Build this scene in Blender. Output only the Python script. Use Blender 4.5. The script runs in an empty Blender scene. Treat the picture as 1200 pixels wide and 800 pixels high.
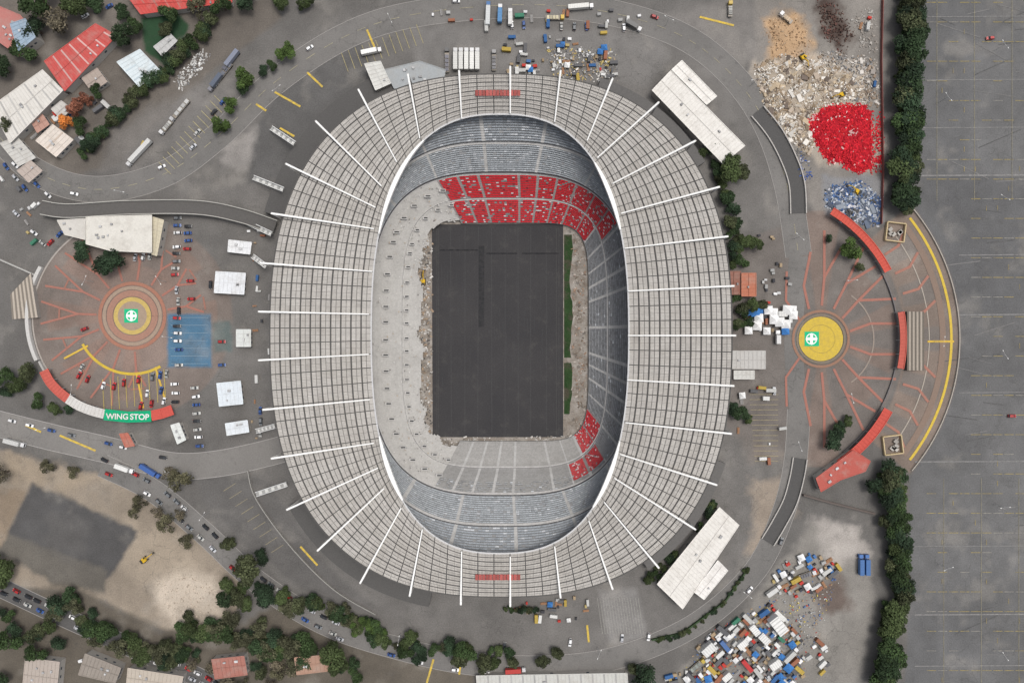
import bpy, math, random
import numpy as np
from mathutils import Vector, Matrix
random.seed(7); rng=np.random.RandomState(5)
H=400.0; S=0.5
scene=bpy.context.scene; COL=scene.collection
def W(px,py,z=0.0):
    k=S*(1-z/H); return Vector(((px-600)*k,(400-py)*k,z))
# ---------------------------------------------------------------- materials
def nd(nt,t,**kw):
    n=nt.nodes.new(t)
    for k,v in kw.items(): setattr(n,k,v)
    return n
def mixc(nt,f,a,b,blend='MIX'):
    n=nd(nt,'ShaderNodeMix',data_type='RGBA',blend_type=blend)
    for s,x in ((n.inputs[0],f),(n.inputs[6],a),(n.inputs[7],b)):
        if isinstance(x,(int,float)): s.default_value=x
        elif isinstance(x,tuple): s.default_value=(x[0],x[1],x[2],1)
        else: nt.links.new(x,s)
    return n.outputs[2]
def noi(nt,vec,scale,detail=4,rough=0.6):
    n=nd(nt,'ShaderNodeTexNoise'); n.inputs['Scale'].default_value=scale
    n.inputs['Detail'].default_value=detail; n.inputs['Roughness'].default_value=rough
    nt.links.new(vec,n.inputs['Vector']); return n.outputs[0]
def rmp(nt,f,lo,hi,a=0.0,b=1.0):
    n=nd(nt,'ShaderNodeMapRange'); nt.links.new(f,n.inputs[0])
    for i,x in enumerate((lo,hi,a,b)): n.inputs[i+1].default_value=x
    return n.outputs[0]
MATS={}
def mat(name,col=None,col2=None,stain=None,s1=0.05,s2=0.3,fine=0.25,rough=0.9,amt=1.0,space='pos',wear=None,rnd=0.0,st=(0.55,0.7),cracks=False):
    if name in MATS: return MATS[name]
    m=bpy.data.materials.new(name); m.use_nodes=True; nt=m.node_tree; nt.nodes.clear()
    out=nd(nt,'ShaderNodeOutputMaterial'); b=nd(nt,'ShaderNodeBsdfPrincipled')
    nt.links.new(b.outputs[0],out.inputs[0])
    if space=='pos': vec=nd(nt,'ShaderNodeNewGeometry').outputs['Position']
    else: vec=nd(nt,'ShaderNodeTexCoord').outputs['Object']
    if col is None:
        c=nd(nt,'ShaderNodeAttribute',attribute_name='Col').outputs['Color']
    else:
        c=mixc(nt,rmp(nt,noi(nt,vec,s1,6),0.35,0.65),col,col2 or col)
    if stain: c=mixc(nt,rmp(nt,noi(nt,vec,s2,8,0.7),st[0],st[1],0,amt),c,stain)
    if cracks:
        v=nd(nt,'ShaderNodeTexVoronoi',feature='DISTANCE_TO_EDGE'); v.inputs['Scale'].default_value=0.09; v.inputs['Randomness'].default_value=1
        wv=nd(nt,'ShaderNodeVectorMath',operation='ADD'); nt.links.new(vec,wv.inputs[0])
        nn=nd(nt,'ShaderNodeTexNoise'); nn.inputs['Scale'].default_value=.2; nt.links.new(vec,nn.inputs['Vector'])
        sc=nd(nt,'ShaderNodeVectorMath',operation='SCALE'); sc.inputs['Scale'].default_value=6; nt.links.new(nn.outputs['Color'],sc.inputs[0]); nt.links.new(sc.outputs[0],wv.inputs[1])
        nt.links.new(wv.outputs[0],v.inputs['Vector'])
        f1=rmp(nt,v.outputs['Distance'],0.0,0.022,0.35,0.0)
        mk=rmp(nt,noi(nt,vec,.02,3),.5,.6,0,1)
        ml=nd(nt,'ShaderNodeMath',operation='MULTIPLY'); nt.links.new(f1,ml.inputs[0]); nt.links.new(mk,ml.inputs[1])
        c=mixc(nt,ml.outputs[0],c,(0.05,0.048,0.045))
    if wear: c=mixc(nt,rmp(nt,noi(nt,vec,0.5,8,0.75),0.42,0.62,0,wear[1]),c,wear[0])
    if fine:
        f=rmp(nt,noi(nt,vec,1.3,6,0.7),0.25,0.75,1-fine,1+fine)
        n=nd(nt,'ShaderNodeVectorMath',operation='SCALE'); nt.links.new(c,n.inputs[0]); nt.links.new(f,n.inputs['Scale']); c=n.outputs[0]
    if rnd:
        f=rmp(nt,nd(nt,'ShaderNodeObjectInfo').outputs['Random'],0,1,1-rnd,1+rnd)
        n=nd(nt,'ShaderNodeVectorMath',operation='SCALE'); nt.links.new(c,n.inputs[0]); nt.links.new(f,n.inputs['Scale']); c=n.outputs[0]
    nt.links.new(c,b.inputs['Base Color'])
    b.inputs['Roughness'].default_value=rough
    b.inputs['Specular IOR Level'].default_value=0.2 if rough>0.6 else 0.5
    MATS[name]=m; return m
M_face=mat('weathered_faces',None,fine=0.18)
M_obj=mat('object_faces',None,fine=0.12,space='obj',rnd=0.06)
M_car=mat('car_paint',None,fine=0.0,rough=0.35,rnd=0.15)
M_leaf=mat('leaves',None,fine=0.0,rough=0.8,rnd=0.3)
M_bark=mat('bark',(0.08,0.06,0.045),(0.12,0.09,0.07),fine=0.3,space='obj')
M_steel=mat('white_steel',(0.72,0.72,0.70),(0.62,0.61,0.58),fine=0.12,rough=0.6)
M_conc=mat('stand_concrete',None,stain=(0.2,0.19,0.175),s2=0.08,amt=0.3,fine=0.2,st=(.48,.7))
# ---------------------------------------------------------------- mesh builder
class MB:
    def __init__(s): s.v=[];s.f=[];s.c=[]
    def face(s,pts,c):
        i=len(s.v); s.v+= [tuple(p) for p in pts]; s.f.append(tuple(range(i,i+len(pts)))); s.c.append(c)
    def prism(s,pts,z0,z1,c,ctop=None,bottom=False):
        a=0
        for i in range(len(pts)):
            p,q=pts[i],pts[(i+1)%len(pts)]; a+=p[0]*q[1]-q[0]*p[1]
        if a<0: pts=pts[::-1]
        n=len(pts); i0=len(s.v)
        s.v+=[(p[0],p[1],z0) for p in pts]+[(p[0],p[1],z1) for p in pts]
        for i in range(n):
            j=(i+1)%n; s.f.append((i0+i,i0+j,i0+n+j,i0+n+i)); s.c.append(c)
        s.f.append(tuple(i0+n+i for i in range(n))); s.c.append(ctop or c)
        if bottom: s.f.append(tuple(i0+i for i in reversed(range(n)))); s.c.append(c)
    def box(s,c0,size,c,ang=0,taper=1.0,ctop=None):
        x,y,z=c0; dx,dy,dz=[q/2 for q in size]; ca,sa=math.cos(ang),math.sin(ang)
        def P(a,b,cc,t=1): a*=t;b*=t; return (x+a*ca-b*sa,y+a*sa+b*ca,z+cc)
        i=len(s.v)
        s.v+=[P(-dx,-dy,-dz),P(dx,-dy,-dz),P(dx,dy,-dz),P(-dx,dy,-dz),P(-dx,-dy,dz,taper),P(dx,-dy,dz,taper),P(dx,dy,dz,taper),P(-dx,dy,dz,taper)]
        for f in ((0,3,2,1),(4,5,6,7),(0,1,5,4),(1,2,6,5),(2,3,7,6),(3,0,4,7)):
            s.f.append(tuple(i+k for k in f)); s.c.append(ctop if (ctop and f[0]==4) else c)
    def beam(s,a,b,w,h,c,w2=None):
        a=Vector(a);b=Vector(b);d=(b-a); u=Vector((-d.y,d.x,0))
        u=u.normalized() if u.length>1e-6 else Vector((1,0,0)); n=d.cross(u).normalized()
        if n.z<0: n=-n
        w2=w2 or w; i=len(s.v)
        for p,ww in ((a,w),(b,w2)):
            for su,sn in ((-1,-1),(1,-1),(1,1),(-1,1)): s.v.append(tuple(p+u*su*ww/2+n*sn*h/2))
        for f in ((0,1,2,3),(7,6,5,4),(0,4,5,1),(1,5,6,2),(2,6,7,3),(3,7,4,0)):
            s.f.append(tuple(i+k for k in f)); s.c.append(c)
    def cyl(s,x,y,z0,z1,r0,r1,c,n=8,axis='z'):
        i=len(s.v)
        for z,r in ((z0,r0),(z1,r1)):
            for k in range(n):
                a=2*math.pi*k/n
                if axis=='z': s.v.append((x+r*math.cos(a),y+r*math.sin(a),z))
                else: s.v.append((x+r*math.cos(a),z,y+r*math.sin(a)))
        for k in range(n):
            j=(k+1)%n; s.f.append((i+k,i+j,i+n+j,i+n+k)); s.c.append(c)
        s.f.append(tuple(i+n+k for k in range(n))); s.c.append(c)
        s.f.append(tuple(i+k for k in reversed(range(n)))); s.c.append(c)
    def mesh(s,name,m):
        me=bpy.data.meshes.new(name); me.from_pydata(s.v,[],s.f)
        at=me.color_attributes.new('Col','FLOAT_COLOR','CORNER')
        arr=np.ones((len(me.loops),4),dtype=np.float32)
        k=0
        for f,c in zip(s.f,s.c):
            arr[k:k+len(f),0:3]=c[:3]; k+=len(f)
        at.data.foreach_set('color',arr.ravel())
        me.materials.append(m); me.update(); return me
    def obj(s,name,m=None,parent=None):
        o=bpy.data.objects.new(name,s.mesh(name,m or M_face)); COL.objects.link(o)
        if parent: o.parent=parent
        return o
def empty(name,loc=(0,0,0)):
    o=bpy.data.objects.new(name,None); o.location=loc; o.empty_display_size=1; COL.objects.link(o); return o
def tag(o,label,cat,group=None,kind=None):
    o['label']=label; o['category']=cat
    if group:o['group']=group
    if kind:o['kind']=kind
    return o
def structure(o,label,cat):
    return tag(o,label,cat,kind='structure')
def catmull(pts,sub=8,closed=False):
    n=len(pts); out=[]
    for i in range(n-1):
        p0,p1,p2,p3=pts[max(i-1,0)],pts[i],pts[i+1],pts[min(i+2,n-1)]
        for k in range(sub):
            t=k/sub
            out.append(tuple(0.5*((2*b)+(-a+c)*t+(2*a-5*b+4*c-d)*t*t+(-a+3*b-3*c+d)*t**3) for a,b,c,d in zip(p0,p1,p2,p3)))
    out.append(tuple(pts[-1]))
    return out
def offs(pts,d):
    out=[]
    for i,p in enumerate(pts):
        a=pts[max(i-1,0)];b=pts[min(i+1,len(pts)-1)]
        dx,dy=b[0]-a[0],b[1]-a[1]; l=math.hypot(dx,dy) or 1
        out.append((p[0]-dy/l*d,p[1]+dx/l*d))
    return out
def arcpts(cx,cy,r,a0,a1,n=24):
    return [(cx+r*math.cos(math.radians(a0+(a1-a0)*i/n)),cy-r*math.sin(math.radians(a0+(a1-a0)*i/n))) for i in range(n+1)]
def up(q): return q[::-1] if (Vector(q[1])-Vector(q[0])).cross(Vector(q[2])-Vector(q[0])).z<0 else q
def strip(mb,pts,w,z,c):
    L=offs(pts,w/2);R=offs(pts,-w/2)
    for i in range(len(pts)-1):
        mb.face(up([W(*L[i],z),W(*L[i+1],z),W(*R[i+1],z),W(*R[i],z)]),c)
def solidstrip(mb,pts,w,z0,z1,c,ctop=None):
    L=offs(pts,w/2);R=offs(pts,-w/2); ctop=ctop or c
    for i in range(len(pts)-1):
        def P(q,z): a=W(*q,z1); return (a.x,a.y,z)
        A,B,C,D=L[i],L[i+1],R[i+1],R[i]
        mb.face(up([P(A,z1),P(B,z1),P(C,z1),P(D,z1)]),ctop)
        mb.face([P(A,z0),P(B,z0),P(B,z1),P(A,z1)],c); mb.face([P(C,z0),P(D,z0),P(D,z1),P(C,z1)],c)
        if i==0: mb.face([P(D,z0),P(A,z0),P(A,z1),P(D,z1)],c)
        if i==len(pts)-2: mb.face([P(B,z0),P(C,z0),P(C,z1),P(B,z1)],c)
def lerp(a,b,t): return a+(b-a)*t
def jit(c,a=0.12):
    k=1+random.uniform(-a,a); return (c[0]*k,c[1]*k,c[2]*k)
def inpoly(poly,x,y):
    c=False
    for i in range(len(poly)):
        a,b=poly[i],poly[(i+1)%len(poly)]
        if (a[1]>y)!=(b[1]>y) and x<(b[0]-a[0])*(y-a[1])/(b[1]-a[1])+a[0]: c=not c
    return c
# ---------------------------------------------------------------- ground sheet
xs=np.concatenate([[-6000,-2500,-900,-300],np.arange(-60,1261,2.0),[1500,2100,3700,7200]])
ys=np.concatenate([[-6000,-2500,-900,-300],np.arange(-60,861,2.0),[1100,1700,3300,6800]])
X,Y=np.meshgrid(xs,ys)
def vnoise(X,Y,cell,seed,oct=4):
    r=np.random.RandomState(seed); tot=0;amp=1;s=0
    for o in range(oct):
        g=r.rand(64,64); u=X/cell; v=Y/cell
        i=np.floor(u).astype(int); j=np.floor(v).astype(int); fu=u-i; fv=v-j
        fu=fu*fu*(3-2*fu); fv=fv*fv*(3-2*fv)
        q=g[j%64,i%64]*(1-fu)*(1-fv)+g[j%64,(i+1)%64]*fu*(1-fv)+g[(j+1)%64,i%64]*(1-fu)*fv+g[(j+1)%64,(i+1)%64]*fu*fv
        tot=tot+q*amp; s+=amp; amp*=0.55; cell/=2.1
    return tot/s
def sdf(poly):
    n=len(poly); d=np.full(X.shape,1e9); ins=np.zeros(X.shape,bool)
    for i in range(n):
        ax,ay=poly[i]; bx,by=poly[(i+1)%n]
        ex,ey=bx-ax,by-ay; wx,wy=X-ax,Y-ay
        t=np.clip((wx*ex+wy*ey)/(ex*ex+ey*ey+1e-9),0,1)
        d=np.minimum(d,np.hypot(wx-ex*t,wy-ey*t))
        if ay!=by:
            c=((ay>Y)!=(by>Y))&(X<(bx-ax)*(Y-ay)/(by-ay)+ax); ins^=c
    return np.where(ins,-d,d)
base=np.array([0.125,0.119,0.112])
G=np.ones(X.shape+(3,))*base
edge=(vnoise(X,Y,26,3)-0.5)*2
edge2=(vnoise(X,Y,9,4)-0.5)*2
def region(poly,col,feather=4,rag=6,op=1.0):
    global G
    d=sdf(poly)+edge*rag+edge2*rag*0.5
    a=np.clip(0.5-d/feather,0,1)*op
    G=G*(1-a[...,None])+np.array(col)*a[...,None]
region([(200,120),(400,20),(600,0),(800,40),(900,150),(930,300),(930,500),(880,680),(780,760),(560,780),(400,740),(250,620)],(0.145,0.138,0.13),10,4)
region([(1068,-60),(1270,-60),(1270,860),(1060,860),(1066,560),(1105,500),(1124,400),(1105,300),(1070,240)],(0.118,0.118,0.119),3,2)
region([(1130,-60),(1270,-60),(1270,860),(1140,860)],(0.142,0.141,0.14),30,26,0.6)
region([(1085,206),(1270,206),(1270,370),(1120,370),(1110,300)],(0.105,0.105,0.107),3,1,0.7)
region([(1124,370),(1270,370),(1270,541),(1085,541),(1110,480)],(0.122,0.121,0.121),3,1,0.7)
region([(1070,541),(1270,541),(1270,720),(1066,720)],(0.13,0.129,0.128),3,1,0.5)
region([(880,70),(880,20),(900,-60),(1034,-60),(1036,262),(965,268),(925,190),(880,125)],(0.20,0.185,0.168),8,10)
region([(885,75),(940,60),(1015,80),(1030,200),(960,190),(905,140)],(0.37,0.325,0.27),10,14)
region([(895,25),(930,15),(955,50),(930,80),(900,70)],(0.40,0.27,0.16),16,16)
region([(955,0),(980,0),(1002,45),(985,68),(960,40)],(0.07,0.05,0.042),12,12)
region([(760,20),(880,-10),(890,60),(860,80)],(0.17,0.16,0.15),12,8)
region([(0,525),(60,545),(140,560),(210,600),(290,680),(272,738),(190,738),(90,690),(-60,690),(-60,525)],(0.255,0.215,0.17),5,7)
region([(180,680),(215,660),(262,685),(266,725),(200,735)],(0.52,0.45,0.37),22,14,0.9)
region([(150,610),(200,625),(240,665),(170,680),(140,660)],(0.34,0.285,0.22),20,12,0.8)
region([(10,530),(120,560),(60,575),(10,560)],(0.33,0.27,0.2),14,10,0.7)
region([(38,566),(162,622),(128,680),(60,672),(0,640)],(0.085,0.083,0.082),5,5)
region([(0,622),(128,668),(122,694),(60,680),(-10,646)],(0.125,0.115,0.10),6,6)
region([(60,600),(110,620),(90,655),(50,640)],(0.11,0.105,0.1),14,14,.6)
region([(-60,560),(30,575),(0,640),(-60,650)],(0.24,0.19,0.14),5,5)
region([(-60,690),(90,690),(190,738),(280,735),(330,700),(420,745),(560,775),(560,860),(-60,860)],(0.11,0.096,0.078),10,8)
region([(885,700),(950,612),(1012,612),(1022,700),(1005,800),(1000,860),(760,860),(790,790),(850,750)],(0.21,0.198,0.18),8,8)
region([(955,610),(1010,610),(1015,650),(975,665)],(0.33,0.305,0.28),14,12)
region([(950,690),(985,675),(992,712),(960,720)],(0.12,0.095,0.082),14,12)
region([(-60,-60),(300,-60),(330,20),(250,80),(140,190),(60,215),(-60,180)],(0.13,0.115,0.10),6,5)
region([(165,22),(205,12),(222,30),(200,82),(170,60)],(0.025,0.06,0.03),3,2)
region([(880,560),(915,560),(925,600),(900,650),(878,640)],(0.28,0.235,0.19),14,14)
region([(478,30),(760,35),(790,70),(760,100),(490,80)],(0.17,0.163,0.155),8,8)
region([(330,95),(420,40),(440,85),(380,130),(330,210),(290,215),(300,150)],(0.11,0.107,0.104),6,3)
region([(230,555),(300,545),(330,590),(380,660),(440,710),(400,720),(300,650),(240,590)],(0.12,0.115,0.11),6,4)
region([(700,690),(745,690),(760,745),(715,755)],(0.21,0.203,0.195),6,2)
region([(262,165),(300,150),(290,200),(262,195)],(0.25,0.235,0.22),10,10)
region([(130,150),(230,100),(250,110),(160,200),(120,200)],(0.17,0.16,0.15),12,8,.7)
region([(870,495),(915,470),(930,540),(880,545)],(0.19,0.165,0.145),14,12)
region(arcpts(155,372,118,0,350,30),(0.175,0.147,0.13),3,1)
region(arcpts(155,372,62,0,350,30),(0.205,0.158,0.135),3,2)
region(arcpts(885,397,240,-41,41,24)+arcpts(885,397,175,41,-41,24),(0.19,0.152,0.127),3,1)
region(arcpts(885,397,173,60,-60,24)+arcpts(962,397,150,230,130,10),(0.155,0.139,0.127),4,1)
for a in range(-90,91,36): region([(962,397)]+arcpts(962,397,150 if abs(a)>60 else 90,a-9,a+9,6),(0.20,0.145,0.118),2,1,.55)
for a in range(0,360,45):
    if a in (315,): continue
    region([(155,370)]+arcpts(155,370,100,a-11,a+11,6),(0.215,0.15,0.122),2,1,.6)
for a in (-32,-16,0,16,32): region(arcpts(885,397,225,a-4,a+4,6)+arcpts(885,397,178,a+4,a-4,6),(0.155,0.14,0.128),2,1,.8)
region([(196,367),(248,367),(248,430),(196,430)],(0.055,0.145,0.235),3,2,0.9)
region([(210,400),(232,395),(236,415),(214,420)],(0.09,0.13,0.17),8,8,0.6)
region([(248,376),(270,376),(272,412),(250,414)],(0.085,0.13,0.13),5,3,.7)
region([(965,206),(1032,206),(1035,262),(968,250)],(0.21,0.21,0.215),6,4)
mot=0.76+0.50*vnoise(X,Y,60,8,5); mot2=0.84+0.32*vnoise(X,Y,14,11,3)
st=vnoise(X,Y,30,17,4); dust=np.clip((st-0.60)*5,0,1)[...,None]
G=G*(1-dust*0.3)+np.array([0.29,0.27,0.24])*dust*0.3
G=G*mot[...,None]*mot2[...,None]
ny,nx=X.shape
Vx=(X-600)*S; Vy=(400-Y)*S
co=np.stack([Vx,Vy,np.zeros_like(Vx)],-1).reshape(-1,3).astype(np.float32)
idx=np.arange(ny*nx).reshape(ny,nx)
fc=np.stack([idx[1:,:-1],idx[1:,1:],idx[:-1,1:],idx[:-1,:-1]],-1).reshape(-1,4)
def npmesh(name,co,fc):
    me=bpy.data.meshes.new(name); me.vertices.add(len(co)); me.vertices.foreach_set('co',np.asarray(co,dtype=np.float32).ravel())
    me.loops.add(fc.size); me.loops.foreach_set('vertex_index',fc.ravel().astype(np.int32))
    me.polygons.add(len(fc)); me.polygons.foreach_set('loop_start',np.arange(0,fc.size,4,dtype=np.int32))
    me.update(calc_edges=True); return me
me=npmesh('ground',co,fc)
ca=me.color_attributes.new('Col','FLOAT_COLOR','POINT')
ca.data.foreach_set('color',np.concatenate([G.reshape(-1,3),np.ones((ny*nx,1))],1).astype(np.float32).ravel())
me.materials.append(mat('ground_surface',None,stain=(0.065,0.062,0.058),s2=0.12,amt=0.4,fine=0.3,st=(0.55,0.75),cracks=True))
g=bpy.data.objects.new('ground',me); COL.objects.link(g); structure(g,'worn grey asphalt and dusty dirt ground around the stadium','ground')
# ---------------------------------------------------------------- roads
M_roadA=mat('road_asphalt',(0.145,0.14,0.133),(0.19,0.182,0.172),stain=(0.085,0.082,0.078),s1=0.03,s2=0.2,fine=0.24,amt=0.6,cracks=True)
M_roadC=mat('pale_road_asphalt',(0.18,0.172,0.162),(0.215,0.205,0.192),stain=(0.12,0.115,0.108),s1=0.03,s2=0.2,fine=0.2,amt=0.6,cracks=True)
M_roadB=mat('dark_asphalt',(0.09,0.088,0.087),(0.11,0.107,0.104),stain=(0.14,0.13,0.12),s1=0.04,s2=0.2,fine=0.2,amt=0.5)
roadz=[0.02]
def road(pts,w,m,label,kerb=True,kc=(0.30,0.285,0.27)):
    p=catmull(pts,8); mb=MB(); z=roadz[0]; roadz[0]+=0.012
    strip(mb,p,w,z,(0.1,0.1,0.1)); o=mb.obj('road',m); structure(o,label,'road')
    if kerb:
        kb=MB()
        for sd in (1,-1): solidstrip(kb,offs(p,sd*(w/2+0.3)),0.6,0,0.14,kc)
        o=kb.obj('kerb'); structure(o,'pale concrete kerb edging the service road','kerb')
    return p
RA=road([(-10,150),(40,200),(110,222),(190,205),(255,160),(320,98),(400,45),(480,18),(600,6),(700,12),(790,38),(850,80),(895,140),(922,215),(936,300)],30,M_roadA,'curving grey asphalt ring road around the stadium')
RC=road([(120,545),(180,575),(240,625),(300,680),(380,730),(470,760),(560,778),(660,780),(740,765),(820,728),(885,668),(918,600),(932,540),(936,480)],26,M_roadA,'curving asphalt perimeter avenue below the trees')
RB=road([(-20,492),(60,512),(130,528),(200,545),(255,543),(320,529),(345,520)],30,M_roadC,'pale asphalt access road leading to the stadium',True,(0.36,0.345,0.33))
RD=road([(-20,678),(60,716),(140,752),(230,792),(280,820)],22,M_roadB,'dark city street with queues of cars')
RE=road([(936,300),(932,350),(930,400),(932,440),(936,480)],22,M_roadA,'short grey service lane beside the round plaza',False)
# ---------------------------------------------------------------- painted markings
M_paint=mat('worn_paint',None,wear=((0.13,0.128,0.125),0.75),fine=0.2)
M_paint2=mat('firm_paint',None,wear=((0.17,0.145,0.13),0.2),fine=0.15)
YEL=(0.60,0.40,0.06); RED=(0.34,0.15,0.115); WHT=(0.6,0.6,0.58)
mk=MB()
def line(a,b,w=1.0,c=YEL,z=0.16,m=None): strip(m or mk,[a,b],w,z,c)
for y in range(-20,820,23):
    f=random.uniform(.35,.85)
    for x in range(1086,1230,13):
        if random.random()<f and not (y>225 and y<560 and x<1130):
            line((x,y),(x+11,y),0.7,(0.34,0.27,0.10) if random.random()<.7 else (0.30,0.285,0.25))
            if random.random()<.14: line((x+5,y+8),(x+5,y+14),0.6,(0.33,0.26,0.1),.17)
for x in (1098,1142,1186):
    line((x,-20),(x,235),0.5,(0.30,0.27,0.18)); line((x+8,560),(x+8,820),0.5,(0.30,0.27,0.18))
for y,w in ((206,1.8),(541,1.7),(369,1.8),(299,1),(460,1.1),(720,1.4),(94,1.1),(640,1.0),(20,.8),(150,.8),(780,1)):
    line((1072 if not 230<y<530 else 1124,y),(1230,y-1),w,random.choice([(0.24,0.235,0.23),(0.21,0.207,0.203)]),.155)
for i in range(40):
    x=random.uniform(1085,1200);y=random.uniform(0,800); L=random.uniform(15,60); a=random.uniform(-.5,.5); line((x,y),(x+L*math.cos(a),y+L*math.sin(a)),random.uniform(.4,1.1),random.choice([(0.075,0.075,0.075),(0.20,0.195,0.19)]),.13+i*.0005)
o=mk.obj('parking_marking',M_paint); structure(o,'faded yellow bay lines on the empty car park','parking markings')
mk=MB(); c=(962,397)
strip(mk,arcpts(885,397,230,-38,38,50),3.0,0.16,(0.58,0.42,0.06))
strip(mk,arcpts(885,397,220,-38,38,50),7,0.15,(0.22,0.16,0.125))
strip(mk,arcpts(885,397,204,-36,36,50),1.2,0.16,(0.38,0.34,0.29))
line((1087,400),(1118,400),2.4,YEL,0.18)
zc=[0.17]
def poly_line(pts,w,col=RED,m=None):
    L=[];R=[];n=len(pts); zc[0]+=0.0015
    for i,p in enumerate(pts):
        def nrm(a,b): dx,dy=b[0]-a[0],b[1]-a[1]; l=math.hypot(dx,dy); return (-dy/l,dx/l)
        n0=nrm(pts[max(i-1,0)],pts[max(i-1,0)+1]); n1=nrm(pts[min(i,n-2)],pts[min(i,n-2)+1])
        mx,my=n0[0]+n1[0],n0[1]+n1[1]; k=w/(mx*mx+my*my)
        L.append((p[0]+mx*k,p[1]+my*k)); R.append((p[0]-mx*k,p[1]-my*k))
    for i in range(n-1): (m or mk).face(up([W(*L[i],zc[0]),W(*L[i+1],zc[0]),W(*R[i+1],zc[0]),W(*R[i],zc[0])]),col)
for s in (1,-1):
    def q(x,y): return (x,397+s*(397-y))
    poly_line([q(987,373),q(1006,352),q(1050,350)],3.0); poly_line([q(1006,352),q(1036,322)],3.0)
    poly_line([q(977,362),q(992,332),q(1026,312)],3.0); poly_line([q(992,332),q(1012,290)],3.0)
    poly_line([q(963,358),q(966,325),q(986,290)],3.0); poly_line([q(966,325),q(966,270)],3.0)
    poly_line([q(948,362),q(942,335),q(950,295)],3.0); poly_line([q(996,388),q(1020,379),q(1052,379)],3.0)
    poly_line([q(937,375),q(921,352),q(922,318)],2.6)
    for a in (9,17,25,33):
        p0=arcpts(885,397,181,s*a,s*a+1,1)[0]; p1=arcpts(885,397,200,s*a,s*a+3,1)[0]; p2=arcpts(885,397,216,s*(a+3),s*a+3,1)[0]
        poly_line([p0,p1,p2],3.0,(0.34,0.16,0.12))
strip(mk,arcpts(962,397,62,-55,55,20),1.6,0.16,(0.28,0.235,0.2))
def disc(cc,r,z,col,r0=0,n=40,m=None):
    if r0: strip(m or mk,arcpts(cc[0],cc[1],(r+r0)/2,0,360,n),r-r0,z,col)
    else: (m or mk).face(up([W(x,y,z) for x,y in arcpts(cc[0],cc[1],r,0,360-360/n,n-1)]),col)
disc((962,397),26,0.33,(0.55,0.40,0.06)); disc((962,397),29,0.34,(0.2,0.17,0.13),26.8); disc((962,397),34,0.32,(0.28,0.16,0.11),31)
disc((962,397),17,0.35,(0.42,0.31,0.06),16)
o=mk.obj('plaza_marking',M_paint2); structure(o,'yellow disc and red rays painted on the round plaza','plaza markings')
def emblem(px,py,s=9):
    e=MB(); z=0.40; GN=(0.02,0.43,0.2); WT=(0.8,0.8,0.78)
    e.prism([W(px+a*s,py+b*s)[:2] for a,b in ((-1,-1),(1,-1),(1,1),(-1,1))],0.0,z,GN)
    disc((px,py),s*.78,z+.03,WT,s*.64,24,e)
    for k,(w,h) in enumerate(((.66,.2),(.2,.66))):
        e.face(up([W(px+i*w*s,py+j*h*s,z+.05+.02*k) for i,j in ((-1,1),(1,1),(1,-1),(-1,-1))]),WT)
    for i,j in ((-.62,0),(.62,0),(0,-.62),(0,.62)): disc((px+i*s,py+j*s),s*.2,z+.10,WT,0,8,e)
    tag(e.obj('ground_emblem'),'green square ground emblem with white ring and cross','sign')
emblem(951,397,8.5)
mk=MB(); c=(155,370)
disc(c,40,0.28,(0.34,0.16,0.11),36); disc(c,35,0.28,(0.33,0.25,0.19),31); disc(c,30,0.28,(0.34,0.19,0.14),23); disc(c,22,0.29,(0.50,0.37,0.12),17); disc(c,17,0.295,(0.34,0.26,0.19))
P_=lambda r,aa:(c[0]+r*math.cos(math.radians(aa)),c[1]-r*math.sin(math.radians(aa)))
for a in range(10,370,24):
    if a in (298,322,346): continue
    r1=108 if 90<a<270 else 84
    poly_line([P_(42,a),P_(64,a),P_(r1,a+7)],2.4,RED); poly_line([P_(64,a),P_(r1,a-7)],2.4,RED)
    poly_line([P_(86,a-5),P_(86,a+5)],2.0,(0.30,0.145,0.11))
strip(mk,arcpts(155,372,66,208,300,26),3.2,0.29,(0.55,0.39,0.05)) 
line((103,405),(75,420),2.2,YEL,.3); line((160,438),(168,478),2.2,YEL,.3); line((182,430),(194,470),2.2,YEL,.3)
strip(mk,arcpts(155,372,117,95,232,40),1.8,0.2,(0.36,0.33,0.3))
for y in range(372,428,9): line((200,y),(244,y),0.5,(0.22,0.3,0.36),.2)
for i in range(9): line((120+i*9,444-i*1.5),(122+i*9,482-i*1.5),0.6,(0.5,0.4,0.1),.31)
o=mk.obj('plaza_marking',M_paint2); structure(o,'red rings and rays with yellow arc on plaza','plaza markings')
emblem(154,370,8)
mk=MB()
for a,b in (((430,35),(440,58)),((328,150),(345,160)),((322,108),(352,125)),((360,85),(378,102)),((85,265),(97,275)),((70,510),(112,528)),((30,498),(48,506)),
            ((508,772),(500,800)),((540,775),(538,790)),((168,165),(160,185)),((820,20),(860,30)),((688,732),(690,752)),((352,640),(372,662)),((300,122),(312,130))):
    line(a,b,2.4,(0.62,0.44,0.07),.2)
for i in range(0,len(RA)-1,2): strip(mk,[RA[i],RA[i+1]],0.5,.2,(0.42,0.38,0.25))
for i in range(14): line((186+i*5,190-i*6),(200+i*5,204-i*6),0.6,(0.45,0.39,0.2),.2)
for i in range(16): line((700+i*3.2,700),(706+i*3.2,742),0.5,(0.34,0.33,0.3),.2)
for i in range(12): line((400+i*8,62-i*3),(408+i*8,84-i*3),0.6,(0.42,0.36,0.17),.2)
for i in range(14): line((878+i*.5,462+i*6),(912,462+i*6),0.5,(0.38,0.32,0.18),.2)
for i in range(9): line((262+i*7,575+i*9),(276+i*7,566+i*9),0.5,(0.35,0.3,0.18),.2)
o=mk.obj('road_marking',mat('lane_paint',None,wear=((0.13,0.128,0.125),0.5),fine=0.2)); structure(o,'worn yellow lane lines and arrows on the asphalt','road markings')

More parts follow.
